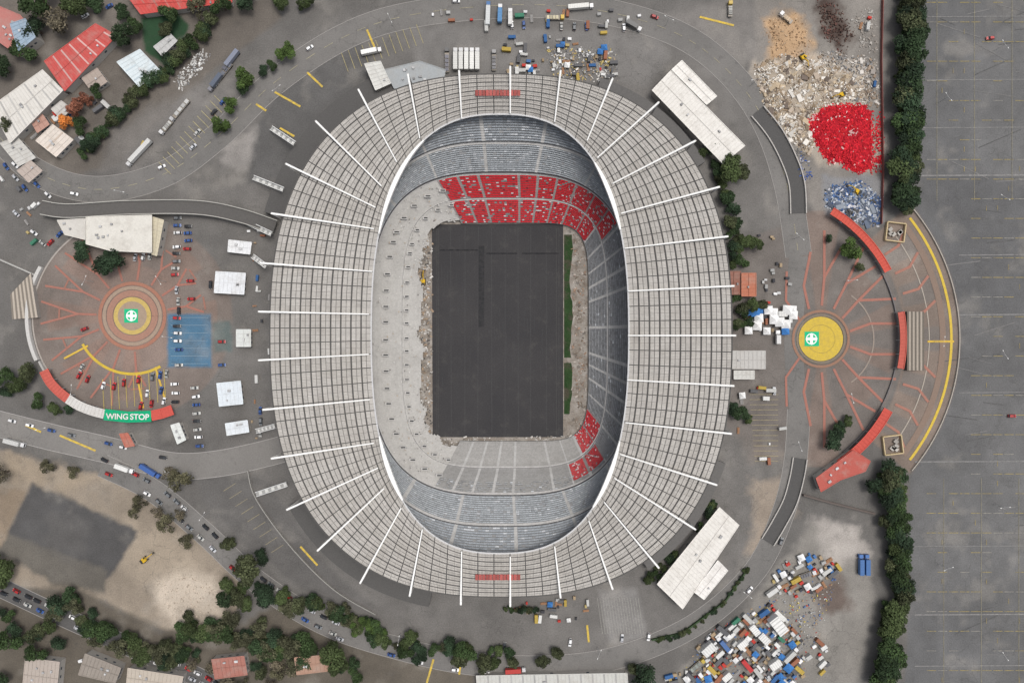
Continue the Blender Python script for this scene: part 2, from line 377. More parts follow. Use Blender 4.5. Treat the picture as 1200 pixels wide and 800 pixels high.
# ================================================================= STADIUM
stad=empty('stadium',(W(587,392))); tag(stad,'huge oval concrete stadium with pale ribbed ring roof under renovation','stadium')
def par(o):
    o.parent=stad; o.matrix_parent_inverse=Matrix.Translation(-stad.location); return o
OUT=[(318,250),(305,308),(303,365),(303,422),(308,480),(318,537),(336,597),(372,645),(422,683),(480,698),(540,708),(598,710),(657,700),(718,690),(772,665),(815,620),(840,568),(857,508),(860,452),(862,393),(860,335),(853,277),(843,219),(815,165),(772,120),(718,92),(657,83),(598,78),(538,83),(478,87),(420,105),(370,142),(335,192)]
INN=[(438,268),(436,318),(432,368),(432,415),(433,468),(438,519),(443,548),(450,572),(470,595),(495,620),(541,646),(598,652),(650,640),(690,610),(708,588),(720,560),(727,532),(733,495),(735,445),(736,393),(736,341),(732,291),(728,250),(718,215),(700,185),(688,165),(650,143),(598,133),(541,139),(492,162),(465,190),(447,218),(440,243)]
K=len(OUT)
def se(a,b,n,th): return (abs(math.cos(th)/a)**n+abs(math.sin(th)/b)**n)**(-1/n)
CI=(586,391); CO=(587,393)
def angs(L,C):
    out=[]; prev=None
    for p in L:
        a=math.atan2(C[1]-p[1],p[0]-C[0])
        if prev is not None:
            while a<prev-1e-6-0.5: a+=2*math.pi
        prev=a; out.append(a)
    return out
AI=angs(INN,CI); AO=angs(OUT,CO)
def ang_at(A,t):
    t=t%K; i=int(t); f=t-i; a=A[i]; b=A[(i+1)%K]
    if i==K-1: b+=2*math.pi
    return a+(b-a)*f
NI=2.5; NO=2.5
def ringI(t,a=151,b=257,n=NI): th=ang_at(AI,t); r=se(a,b,n,th); return (CI[0]+r*math.cos(th),CI[1]-r*math.sin(th))
def ringO(t): th=ang_at(AO,t); r=se(271,306,NO,th); return (CO[0]+r*math.cos(th),CO[1]-r*math.sin(th))
ZI,ZO=36.0,40.0
def roofpt(t,v,dz=0):
    a=ringI(t);b=ringO(t); z=lerp(ZI,ZO,v)+math.sin(v*math.pi)*0.8
    w=W(lerp(a[0],b[0],v),lerp(a[1],b[1],v),z); w.z+=dz; return w
NR=10; NC=K*6
mb=MB()
for i in range(NC):
    t0,t1=i/6,(i+1)/6
    for j in range(NR):
        v0,v1=j/NR,(j+1)/NR
        mb.face([roofpt(t0,v0,-.35),roofpt(t0,v1,-.35),roofpt(t1,v1,-.35),roofpt(t1,v0,-.35)][::-1],(0.16,0.155,0.148))
    mb.face([roofpt(t0,1,-.5),roofpt(t1,1,-.5),roofpt(t1,1,-2.6),roofpt(t0,1,-2.6)],(0.28,0.27,0.26))
    mb.face([roofpt(t0,0,-.5),roofpt(t1,0,-.5),roofpt(t1,0,-1.8),roofpt(t0,0,-1.8)],(0.3,0.3,0.3))
par(mb.obj('roof_deck'))
mb=MB()
for i in range(NC):
    g0=0.06 if i%2==0 else 0.015; g1=0.06 if i%2==1 else 0.015
    for j in range(NR):
        for h in (0,1):
            d0=(j+h*.5)/NR+(0.008 if h==0 else 0.003); d1=(j+.5+h*.5)/NR-(0.008 if h==1 else 0.003)
            cols=5; bc=0.455+random.uniform(-.03,.03)
            if random.random()<0.03: bc*=.88
            for k in range(cols):
                u0=i+g0+(1-g0-g1)*k/cols; u1=i+g0+(1-g0-g1)*(k+.88)/cols
                cc=bc*random.uniform(.95,1.04)
                mb.face([roofpt(u0/6,d0),roofpt(u1/6,d0),roofpt(u1/6,d1),roofpt(u0/6,d1)],(cc,cc*0.955,cc*0.89))
par(mb.obj('roof_panels',mat('roof_sheets',None,stain=(0.34,0.315,0.28),s2=0.05,amt=0.6,fine=0.17,st=(0.42,0.7))))
mb=MB()
for i in range(0,NC,2):
    t=i/6
    for j in range(5): mb.beam(roofpt(t,j/5,.1),roofpt(t,(j+1)/5,.1),0.3,0.25,(0.10,0.098,0.095))
for j in range(0,NR+1):
    for i in range(NC): mb.beam(roofpt(i/6,j/NR,.12),roofpt((i+1)/6,j/NR,.12),(0.3 if j%2 else .48) if j else .8,0.25,(0.095,0.092,0.088) if j else (0.5,0.5,0.5))
par(mb.obj('roof_purlins'))
for q in range(K):
    mb=MB(); a=W(*INN[q],37.4); b=W(*OUT[q],44.0); n=7
    mb.beam(a,b,0.6,0.5,(0.78,0.78,0.76),.95)
    lo_a=a-Vector((0,0,.9)); lo_b=Vector((lerp(a.x,b.x,.93),lerp(a.y,b.y,.93),40.6))
    mb.beam(lo_a,lo_b,0.4,0.35,(0.66,0.66,0.64))
    for k in range(n):
        u2=(k+.5)/n*0.93; tp=a.lerp(b,u2); bt=lo_a.lerp(lo_b,k/n); bt2=lo_a.lerp(lo_b,(k+1)/n)
        mb.beam(bt,tp,0.2,0.2,(0.7,0.7,0.68)); mb.beam(tp,bt2,0.2,0.2,(0.7,0.7,0.68))
    foot=Vector((b.x*0.955+stad.location.x*0.045,b.y*0.955+stad.location.y*.045,0))
    mb.beam(b,foot,0.9,0.9,(0.5,0.49,0.47))
    par(mb.obj('roof_beam'))
for pts in ([(437,268),(441,243),(450,219),(462,199),(478,178),(495,161)],[(699,186),(712,206),(722,236),(728,268)],[(437,517),(442,545),(453,572),(468,592)],[(729,519),(722,548),(711,574),(697,598)]):
    p=[]
    for x,y in catmull(pts,8):
        th=math.atan2(CI[1]-y,x-CI[0]); r=se(151,257,NI,th); p.append((CI[0]+r*math.cos(th),CI[1]-r*math.sin(th)))
    mb=MB(); n=len(p)
    for i in range(n-1):
        wd=1.2+3.8*math.sin(math.pi*(i+.5)/n)
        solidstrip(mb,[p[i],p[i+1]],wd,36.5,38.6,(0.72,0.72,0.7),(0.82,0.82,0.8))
    par(mb.obj('roof_rim'))
for y,z in ((109,39.3),(676,39.3)):
    mb=MB()
    for k in range(13):
        x=557+k*4.1; mb.face(up([W(x,y+3.4,z+.8),W(x+3.5,y+3.4,z+.8),W(x+3.5,y-3.4,z+.8),W(x,y-3.4,z+.8)]),jit((0.34,0.09,0.08),.2))
    o=par(mb.obj('roof_sign'))
mb=MB()
for i in range(NC):
    def fp(t,z,k):
        p=ringO(t); w=W(*p,40); cx,cy=W(587,393)[:2]; return Vector((cx+(w.x-cx)*k,cy+(w.y-cy)*k,z))
    for z0,z1,k,cc in ((0,9,.93,.22),(9,10,.95,.34),(10,20,.93,.16),(20,21,.95,.34),(21,30,.93,.16),(30,31,.96,.34),(31,37.5,.95,.25)):
        mb.face([fp(i/6,z0,k),fp((i+1)/6,z0,k),fp((i+1)/6,z1,k),fp(i/6,z1,k)],(cc,cc*.97,cc*.94))
    if i%3==0:
        a=fp(i/6,0,.955); mb.beam(a,fp(i/6,37,.955),0.9,0.9,(0.33,0.32,0.3))
par(mb.obj('facade'))
# ---- seating bowl
NS=K*12
def rpx(t,a,b,n,C):
    th=ang_at(AI,t); r=se(a,b,n,th); return (C[0]+r*math.cos(th),C[1]-r*math.sin(th))
def ringtab(a,b,n,C): return [rpx(i/12,a,b,n,C) for i in range(NS+1)]
R0=ringtab(95,128,6,(595,389)); RM=ringtab(119,156,4.0,(592,390)); RMb=ringtab(121,158.5,3.9,(592,390))
R1=ringtab(153,186,3.1,(588,391)); R1b=ringtab(156,190,3.0,(588,391))
R2=ringtab(170,222,2.8,(588,391)); R2b=ringtab(173,226,2.8,(588,391)); R3=ringtab(192,278,2.55,(586,391))
arc=[0]
for i in range(NS): arc.append(arc[-1]+math.hypot(R1[i+1][0]-R1[i][0],R1[i+1][1]-R1[i][1]))
iz=min(range(NS),key=lambda i:abs(R1[i][0]-513)+(0 if R1[i][1]<300 else 999))
def blk(i,wd): s=(arc[i]+arc[i+1])/2-arc[iz]-.5; s=-s; q=s/wd; return math.floor(q),q-math.floor(q)
def isleft(i): 
    x,y=R1[i]; return (y<300 and x<512) or (y>=300 and x<508) 
bmid={}
for i in range(NS): bmid.setdefault(blk(i,23.6)[0],[]).append(i)
bmid={k:v[len(v)//2] for k,v in bmid.items()}
def redreg(i,tid,f,bi):
    x,y=R1[i]
    if tid<=1 and x>512 and y<300: return y<246 if tid==0 else y<262
    if tid>1: return False
    m=bmid[bi]; A,B=((R0,RM),(RMb,R1))[tid]; mx,my=(A[m][0]+B[m][0])/2,(A[m][1]+B[m][1])/2
    if tid==0: return mx>680 and 488<my<520
    return 672<mx<735 and 520<my<566 and .05<f<.8
base_mb=MB(); blocks={}
rag=[0.5+.5*math.sin(i*.37)*math.sin(i*.11+1) for i in range(NS)]
def tier(A,B,z0,z1,rows,tid,BW):
    for r in range(rows):
        f0,f1=r/rows,(r+1)/rows; z=lerp(z0,z1,f0)+.05; zn=lerp(z0,z1,f1)+.05
        rowk=random.uniform(.92,1.07)
        for i in range(NS):
            a0,b0,a1,b1=A[i],B[i],A[i+1],B[i+1]
            pa0=(lerp(a0[0],b0[0],f0),lerp(a0[1],b0[1],f0)); pb0=(lerp(a0[0],b0[0],f1),lerp(a0[1],b0[1],f1))
            pa1=(lerp(a1[0],b1[0],f0),lerp(a1[1],b1[1],f0)); pb1=(lerp(a1[0],b1[0],f1),lerp(a1[1],b1[1],f1))
            mx,my=(pa0[0]+pb1[0])/2,(pa0[1]+pb1[1])/2
            left=isleft(i) and tid<2
            if left and tid==0 and f0<.06+.3*rag[i]: continue
            bi,bf=blk(i,BW); aisle=bf<(0.115 if tid<2 else .06)
            bottom=my>505 and not left and tid<2 and mx<690
            right=mx>672 and tid<2
            if left: cc=(0.43,0.42,0.40)
            elif aisle: cc=(0.40,0.395,0.385)
            elif bottom: cc=(0.31,0.303,0.29) if tid==0 else (0.26,0.256,0.248)
            elif right: cc=(0.22,0.221,0.223)
            elif tid<2: cc=(0.18,0.18,0.18)
            else: cc=(0.26,0.266,0.272)
            red=redreg(i,tid,f0,bi if tid<2 else 0)
            if red and aisle: cc=(0.24,0.22,0.215)
            cc=jit(cc,.03 if left else .06); rk=1+(rowk-1)*.4 if left else rowk; cc=tuple(q*rk for q in cc)
            base_mb.face(up([W(*pa0,z),W(*pb0,z),W(*pb1,z),W(*pa1,z)]),cc)
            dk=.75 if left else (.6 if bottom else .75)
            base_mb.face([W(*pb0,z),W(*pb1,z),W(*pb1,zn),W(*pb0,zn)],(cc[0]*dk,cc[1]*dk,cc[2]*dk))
            if left or aisle: continue
            if bottom and not red and not (tid==1 and r>rows*.5 and random.random()<.5): continue
            if random.random()<(0.06 if red else 0.06): continue
            key=(tid,bi,red); mbk=blocks.setdefault(key,MB())
            def PP(s,f,zz):
                x0,y0=lerp(pa0[0],pb0[0],f),lerp(pa0[1],pb0[1],f); x1,y1=lerp(pa1[0],pb1[0],f),lerp(pa1[1],pb1[1],f)
                return W(lerp(x0,x1,s),lerp(y0,y1,s),zz)
            rr=random.random()
            if red: col=(0.60,0.014,0.026) if rr>.13 else ((0.62,0.5,0.5) if rr<.085 else (0.3,0.01,0.02))
            else:
                col=((0.29,0.297,0.305),(0.29,0.297,0.305),(0.36,0.385,0.405),(0.31,0.335,0.36))[tid]
                if bottom: col=(0.31,0.316,0.32)
                if rr<(.015 if right else (.08 if my<400 else .05)): col=(0.5,0.52,0.54)
                elif rr<.2: col=tuple(q*.8 for q in col)
            for s0,s1 in ((0.03,0.49),(0.51,0.97)):
                c2=jit(col,.1)
                mbk.face(up([PP(s0,.22,z+.45),PP(s0,.8,z+.45),PP(s1,.8,z+.45),PP(s1,.22,z+.45)]),c2)
                mbk.face([PP(s0,.8,z+.45),PP(s1,.8,z+.45),PP(s1,.86,z+.9),PP(s0,.86,z+.9)],c2)
def flat(A,B,z,c):
    for i in range(NS): base_mb.face(up([W(*A[i],z),W(*B[i],z),W(*B[i+1],z),W(*A[i+1],z)]),jit((0.44,.43,.41) if (isleft(i) and z<10) else c,.06))
def wallr(A,z0,z1,c,skip=False):
    for i in range(NS):
        if skip and isleft(i): continue
        p0=W(*A[i],z1);p1=W(*A[i+1],z1); base_mb.face([(p0.x,p0.y,z0),(p1.x,p1.y,z0),p1,p0],c)
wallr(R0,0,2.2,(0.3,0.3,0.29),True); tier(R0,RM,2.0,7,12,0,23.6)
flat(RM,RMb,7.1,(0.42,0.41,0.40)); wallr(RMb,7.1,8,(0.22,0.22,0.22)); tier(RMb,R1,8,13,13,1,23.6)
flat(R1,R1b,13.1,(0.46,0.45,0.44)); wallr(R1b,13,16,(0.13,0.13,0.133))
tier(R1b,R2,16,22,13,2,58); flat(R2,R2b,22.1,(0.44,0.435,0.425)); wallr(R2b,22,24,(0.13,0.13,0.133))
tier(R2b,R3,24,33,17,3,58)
par(base_mb.obj('terrace',M_conc))
for k,b in blocks.items():
    o=par(b.obj('seat_block',M_face))
    o['label']='bright red folding seats in stepped rows' if k[2] else 'weathered blue grey seats in stepped rows'
def sheet(name,poly,z,m,label,cat='ground',c=(0.1,.1,.1)):
    mb=MB(); mb.face(up([W(x,y,z) for x,y in poly]),c); return structure(mb.obj(name,m),label,cat)
sheet('arena_floor',[(460,235),(720,235),(720,545),(460,545)],0.03,mat('arena_dirt',(0.19,0.16,0.13),(0.32,0.295,0.265),stain=(0.07,0.065,0.06),s1=0.2,s2=.3),'brown dusty earth apron around the bare pitch')
M_p=mat('pitch_surface',(0.041,0.040,0.042),(0.051,0.049,0.050),stain=(0.064,0.061,0.059),s1=0.03,s2=0.12,fine=0.26)
sheet('pitch',[(506,263),(660,262),(660,512),(507,512)],0.06,M_p,'bare dark grey pitch base stripped of grass')
M_gr=mat('grass',(0.018,0.042,0.013),(0.03,0.06,0.021),stain=(0.06,0.055,0.038),s1=.15,s2=.12,fine=.4,st=(.5,.6))
mb=MB()
ysl=[275+i*6 for i in range(36)]
wl=[8.5+1.6*math.sin(i*.5)+random.uniform(-.8,.8) for i in range(36)]
for i in range(35):
    if i in (24,): continue
    mb.face(up([W(661,ysl[i],.08),W(661+wl[i],ysl[i],.08),W(661+wl[i+1],ysl[i+1],.08),W(661,ysl[i+1],.08)]),(0.1,.1,.1))
structure(mb.obj('grass_strip',M_gr),'narrow ragged strip of dark green grass beside the bare pitch','ground')
mb=MB()
for x in (528,545,560.5,576,592,607,622,640): strip(mb,[(x,266),(x+random.uniform(-1,1),509)],0.6,0.09,(0.066,0.065,0.066))
strip(mb,[(564,288),(564,383)],7,0.10,(0.027,0.027,0.029))
for x0,x1,y in ((515,560,293),(570,606,297),(612,655,297)): strip(mb,[(x0,y),(x1,y)],1.8,0.11,(0.02,0.02,0.022))
for i in range(60):
    x=random.uniform(510,655); y=random.uniform(270,480); strip(mb,[(x,y),(x+random.uniform(-1,1),y+random.uniform(8,30))],0.5,0.085,(0.056,0.056,0.058))
for x0 in (512,514,652,655): strip(mb,[(x0,268),(x0,508)],.5,.095,(0.075,0.073,0.07))
structure(mb.obj('pitch_marking',mat('pitch_seams',None,fine=.2,wear=((0.045,0.044,0.045),.7))),'dark seams and stained strips on bare pitch','pitch markings')
# ---------------------------------------------------------------- rubble helper
def rubble(poly,n,cols,hmax,size,name,label,cat,fill=None,big=0.0):
    xs_=[p[0] for p in poly]; ys_=[p[1] for p in poly]; mb=MB()
    def edge_d(x,y):
        m=1e9
        for i in range(len(poly)):
            (ax,ay),(bx,by)=poly[i],poly[(i+1)%len(poly)]; ex,ey=bx-ax,by-ay
            t=max(0,min(1,((x-ax)*ex+(y-ay)*ey)/(ex*ex+ey*ey+1e-9))); m=min(m,math.hypot(x-ax-ex*t,y-ay-ey*t))
        return m
    def hh(x,y):
        lump=0.6+0.25*math.sin(x*.23+1)*math.cos(y*.19)+.2*math.sin(x*.41+y*.33)
        return hmax*min(1,edge_d(x,y)/9)*lump
    k=0; tries=0
    while k<n and tries<n*6:
        tries+=1
        x=random.uniform(min(xs_)-2,max(xs_)+2); y=random.uniform(min(ys_)-2,max(ys_)+2)
        ins=inpoly(poly,x,y)
        if not ins and (edge_d(x,y)>3 or random.random()<.6): continue
        z=(hh(x,y) if ins else 0)+random.uniform(0,.3); s=random.uniform(*size)
        if random.random()<big: s*=2.6
        ci=int((math.sin(x*.11+y*.07)+math.sin(y*.13-x*.05)+2)/4*len(cols)*.999) if random.random()<.45 else random.randrange(len(cols))
        w=W(x,y,z); mb.box((w.x,w.y,w.z-s*.1),(s*random.uniform(.7,2.2),s*random.uniform(.5,1.1),s*random.uniform(.3,.6)),jit(cols[ci],.25),random.uniform(0,3.14),random.uniform(.6,1)); k+=1
    if hmax>.8:
        N=16
        for i in range(N):
            for j in range(N):
                def hp(a,b):
                    x=lerp(min(xs_),max(xs_),a/N); y=lerp(min(ys_),max(ys_),b/N)
                    return W(x,y,hh(x,y)+.05 if inpoly(poly,x,y) else -.3)
                mb.face([hp(i,j+1),hp(i+1,j+1),hp(i+1,j),hp(i,j)],jit(fill or cols[0],.1))
    return tag(mb.obj(name,M_face),label,cat,kind='stuff')
REDC=[(0.52,0.016,0.028),(0.60,0.022,0.035),(0.34,0.01,0.02),(0.44,0.015,0.02)]
rubble([(944,143),(952,134),(968,124),(1012,123),(1022,134),(1022,196),(1003,203),(984,190),(975,193),(958,172)],2600,REDC*4+[(0.6,0.4,0.38)],2.2,(.4,1.1),'seat_pile','big flat heap of discarded bright red plastic seats','rubbish heap',(0.36,0.012,0.022))
rubble([(1020,165),(1034,130),(1034,200),(1020,204)],300,REDC+[(0.3,0.28,0.25)],.7,(.4,1.0),'seat_pile','loose scatter of discarded red plastic seats','rubbish heap')
rubble([(885,80),(915,66),(950,72),(1000,85),(1022,110),(968,122),(945,140),(955,170),(950,182),(925,160),(900,130)],3000,[(0.58,0.55,0.5),(0.48,0.43,0.36),(0.62,0.59,0.54),(0.36,0.30,0.24),(0.25,0.19,0.13),(0.15,0.12,0.1),(0.42,0.34,0.24)],2.2,(.3,1.2),'rubble_pile','tan and white heap of demolition rubble','rubble',(0.34,0.29,0.23),.07)
rubble([(960,60),(1028,70),(1030,125),(1000,120),(965,92)],700,[(0.34,0.31,0.28),(0.2,0.2,0.2),(0.5,0.47,0.43),(0.26,0.2,0.15)],.7,(.3,1.2),'rubble_pile','loose broken concrete scattered over dusty ground','rubble',None,.04)
rubble([(968,222),(1004,212),(1034,234),(1026,264),(985,256),(970,240)],1200,[(0.05,0.09,0.2),(0.07,0.13,0.27),(0.4,0.43,0.47),(0.10,0.12,0.16),(0.26,0.29,0.33),(0.5,0.5,0.52),(0.08,.08,.08)],1.2,(.4,1.3),'seat_pile','mixed heap of blue and grey stripped seats','rubbish heap',(0.1,.12,.16),.04)
rubble([(895,28),(908,18),(930,15),(944,30),(952,48),(942,70),(925,78),(905,65)],260,[(0.44,0.3,0.18),(0.34,0.22,0.13),(0.48,0.36,0.24)],.75,(.2,.8),'earth_pile','orange tan mound of loose earth','earth mound')
rubble([(958,3),(978,2),(1000,42),(985,64),(966,40)],300,[(0.05,0.03,0.025),(0.08,0.05,0.04),(0.12,0.06,0.05)],.75,(.3,1.0),'earth_pile','dark brown mound of wet debris','earth mound')
rubble([(932,176),(940,176),(950,205),(945,212),(936,200)],110,[(0.05,0.1,0.3),(0.45,0.45,0.5),(0.1,0.1,0.1)],.5,(.3,.9),'rubble_pile','blue plastic scraps strewn along the lane','rubble')
rubble([(185,685),(220,668),(258,692),(252,722),(205,728)],200,[(0.5,0.43,0.35),(0.42,0.36,0.29)],.7,(.2,.7),'earth_pile','pale sandy mound in the dirt lot','earth mound')
rubble([(205,95),(235,60),(245,66),(213,104)],260,[(0.6,0.6,0.58),(0.45,0.44,0.42),(0.2,0.2,0.2)],.7,(.3,1.0),'rubble_pile','white broken slabs piled along a hedge','rubble')
rubble([(1000,20),(1022,10),(1028,60),(1010,60)],150,[(0.28,0.25,0.22),(0.4,0.38,0.35)],.6,(.3,1.0),'rubble_pile','thin scatter of broken concrete','rubble')
rubble([(640,55),(720,60),(722,92),(650,96)],520,[(0.5,0.5,0.48),(0.12,0.12,0.13),(0.35,0.27,0.18),(0.45,0.36,0.14),(0.3,0.3,0.3),(0.6,0.58,0.55)],.6,(.3,1.1),'rubble_pile','scattered building materials in the work yard','building materials')
rubble([(840,735),(905,705),(985,668),(975,700),(950,765),(930,800),(800,800),(815,760)],900,[(0.5,0.5,0.48),(0.12,0.12,0.13),(0.35,0.25,0.16),(0.08,0.14,0.3),(0.3,0.3,0.3),(0.45,0.07,0.05),(0.5,0.4,0.1)],.5,(.2,.9),'scrap_scatter','colourful scrap strewn through the storage yard','scrap')
rubble([(486,268),(504,262),(505,510),(490,505)],650,[(0.45,0.43,0.4),(0.2,0.18,0.16),(0.32,0.24,0.17),(0.52,0.5,0.47),(0.09,.085,.08)],.5,(.3,1.3),'rubble_pile','broken concrete along the edge of the pitch','rubble')
rubble([(484,500),(506,513),(600,515),(655,514),(690,505),(688,519),(600,520),(500,532)],360,[(0.45,0.43,0.4),(0.2,0.18,0.16),(0.5,0.48,0.45)],.5,(.3,1.1),'rubble_pile','broken concrete along the edge of the pitch','rubble')
rubble([(672,275),(684,275),(686,500),(676,505),(672,440)],320,[(0.3,0.2,0.14),(0.2,0.15,0.12),(0.4,0.36,0.32),(0.16,0.13,0.1)],.5,(.3,1.0),'rubble_pile','brown broken soil and debris beside the pitch','rubble')
def terr(t_i,f):
    a=R0[t_i]; m=RM[t_i]; b=R1[t_i]
    if f<.5: g=f*2; return lerp(a[0],m[0],g),lerp(a[1],m[1],g),lerp(2.4,7.4,g)
    g=f*2-1; return lerp(m[0],b[0],g),lerp(m[1],b[1],g),lerp(8.4,13.4,g)
LEFT=[i for i in range(NS) if isleft(i)]
mb=MB()
for i in range(560):
    x,y,z=terr(random.choice(LEFT),.1+.9*random.random()**1.3); w=W(x,y,z+.4); s=random.uniform(.2,.6)
    mb.box(w,(s*random.uniform(.6,2),s,s*.4),jit(random.choice([(0.5,0.49,0.47),(0.44,0.43,0.40),(0.36,0.34,0.31),(0.55,0.54,0.52),(0.2,0.19,0.18),(0.4,0.33,0.25)]),.15),random.random()*3)
o=par(mb.obj('terrace_debris')); o['kind']='stuff'
seen=[]
for i in LEFT:
    x,y,z=terr(i,.72)
    if seen and math.hypot(x-seen[-1][0],y-seen[-1][1])<17: continue
    seen.append((x,y)); th=math.atan2(-(y-391),x-588)
    for f,wd in ((.78,3.6),(.44,2.8)):
        x,y,z=terr(i,f); w=W(x,y,z+1.0); mb=MB(); ax=th if abs(math.sin(th))>.93 else 0
        mb.box(w,(wd,1.5,1.0),(0.55,0.54,0.52),ax,1,(0.52,0.51,0.49)); mb.box(w+Vector((.2,0,.52)),(wd*.75,.8,.1),(0.06,0.06,0.06),ax); par(mb.obj('stair_opening'))
# ---------------------------------------------------------------- concourse decks outside
def band(name,pts,w,z0,z1,c,label,cat,ctop=None,m=None):
    mb=MB(); solidstrip(mb,pts,w,z0,z1,c,ctop); return tag(mb.obj(name,m or M_face),label,cat)
def ringout(t,k):
    p=ringO(t); return (CO[0]+(p[0]-CO[0])*k,CO[1]+(p[1]-CO[1])*k)
band('concourse_terrace',[ringout(K-4.2+i*.2,1.035) for i in range(22)],26,0,6,(0.12,0.115,0.11),'dark curved concourse terrace hugging the stadium roof','terrace',(0.095,0.092,0.089))
band('concourse_terrace',[ringout(6.0+i*.2,1.02) for i in range(18)],24,0,6,(0.12,0.115,0.11),'dark curved concourse terrace hugging the stadium roof','terrace',(0.10,0.097,0.093))
band('concourse_terrace',[ringout(13.8+i*.2,1.0) for i in range(14)],22,0,5,(0.14,0.135,0.13),'grey curved concourse terrace below the roof edge','terrace',(0.13,0.125,0.12))
band('concourse_terrace',[ringout(22.6+i*.2,1.0) for i in range(14)],22,0,5,(0.14,0.135,0.13),'grey curved concourse terrace below the roof edge','terrace',(0.12,0.116,0.112))
def white_stair(a,b,w=5,z1=9):
    """straight outside stair flight rising from a to b (px)"""
    mb=MB(); n=10
    for i in range(n):
        p=(lerp(a[0],b[0],i/n),lerp(a[1],b[1],i/n)); q=(lerp(a[0],b[0],(i+1)/n),lerp(a[1],b[1],(i+1)/n)); z=1+z1*i/n
        mb.beam(W(*p,z),W(*q,z),w*S*.75,.3,(0.62,0.62,0.6) if i%2 else (0.35,0.35,0.34))
    for s in (1,-1):
        o_=offs([a,b],s*w/2); mb.beam(W(*o_[0],2),W(*o_[1],z1+2),.35,.8,(0.75,0.75,0.73))
    mb.cyl(*W(lerp(a[0],b[0],.6),lerp(a[1],b[1],.6))[:2],0,z1*.55,.3,.3,(0.4,0.4,0.4))
    tag(mb.obj('outside_staircase'),'white steel outside staircase flight against stadium','staircase')
for a,b in (((297,208),(332,222)),((300,579),(336,567)),((292,262),(318,274)),((300,505),(322,499)),((296,300),(312,312)),((318,150),(345,168))): white_stair(a,b)
def ramp(pts,w,label):
    p=catmull(pts,8); mb=MB(); strip(mb,p,w,0.3,(0.085,0.083,0.081))
    for s in (1,-1): solidstrip(mb,offs(p,s*(w/2+.7)),1.2,0,1.3,(0.3,0.29,0.28),(0.42,0.40,0.375))
    tag(mb.obj('ramp'),label,'ramp')
ramp([(888,130),(908,155),(924,185),(934,215),(936,250)],17,'curved dark sunken ramp between pale concrete walls')
ramp([(938,537),(934,560),(926,588),(912,615),(900,635)],15,'curved dark sunken ramp between pale concrete walls')
p=catmull([(48,243),(80,247),(150,243),(230,243),(280,252),(322,266)],8)
vi=empty('viaduct',W(180,244)); tag(vi,'dark elevated ramp road with pale parapets towards stadium','viaduct')
def pv(o): o.parent=vi; o.matrix_parent_inverse=Matrix.Translation(-vi.location); return o
mb=MB(); solidstrip(mb,p,15,4,5,(0.2,0.2,0.19),(0.105,0.10,0.095)); pv(mb.obj('deck'))
mb=MB(); solidstrip(mb,offs(p,8),.9,4,6,(0.4,0.39,0.36)); pv(mb.obj('parapet')); mb=MB(); solidstrip(mb,offs(p,-8),.9,4,6,(0.4,0.39,0.36)); pv(mb.obj('parapet'))
for i in range(3,len(p)-2,5):
    mb=MB(); w=W(*p[i],4); mb.box((w.x,w.y,2),(1.6,3.5,4),(0.3,0.3,0.28)); pv(mb.obj('pier'))
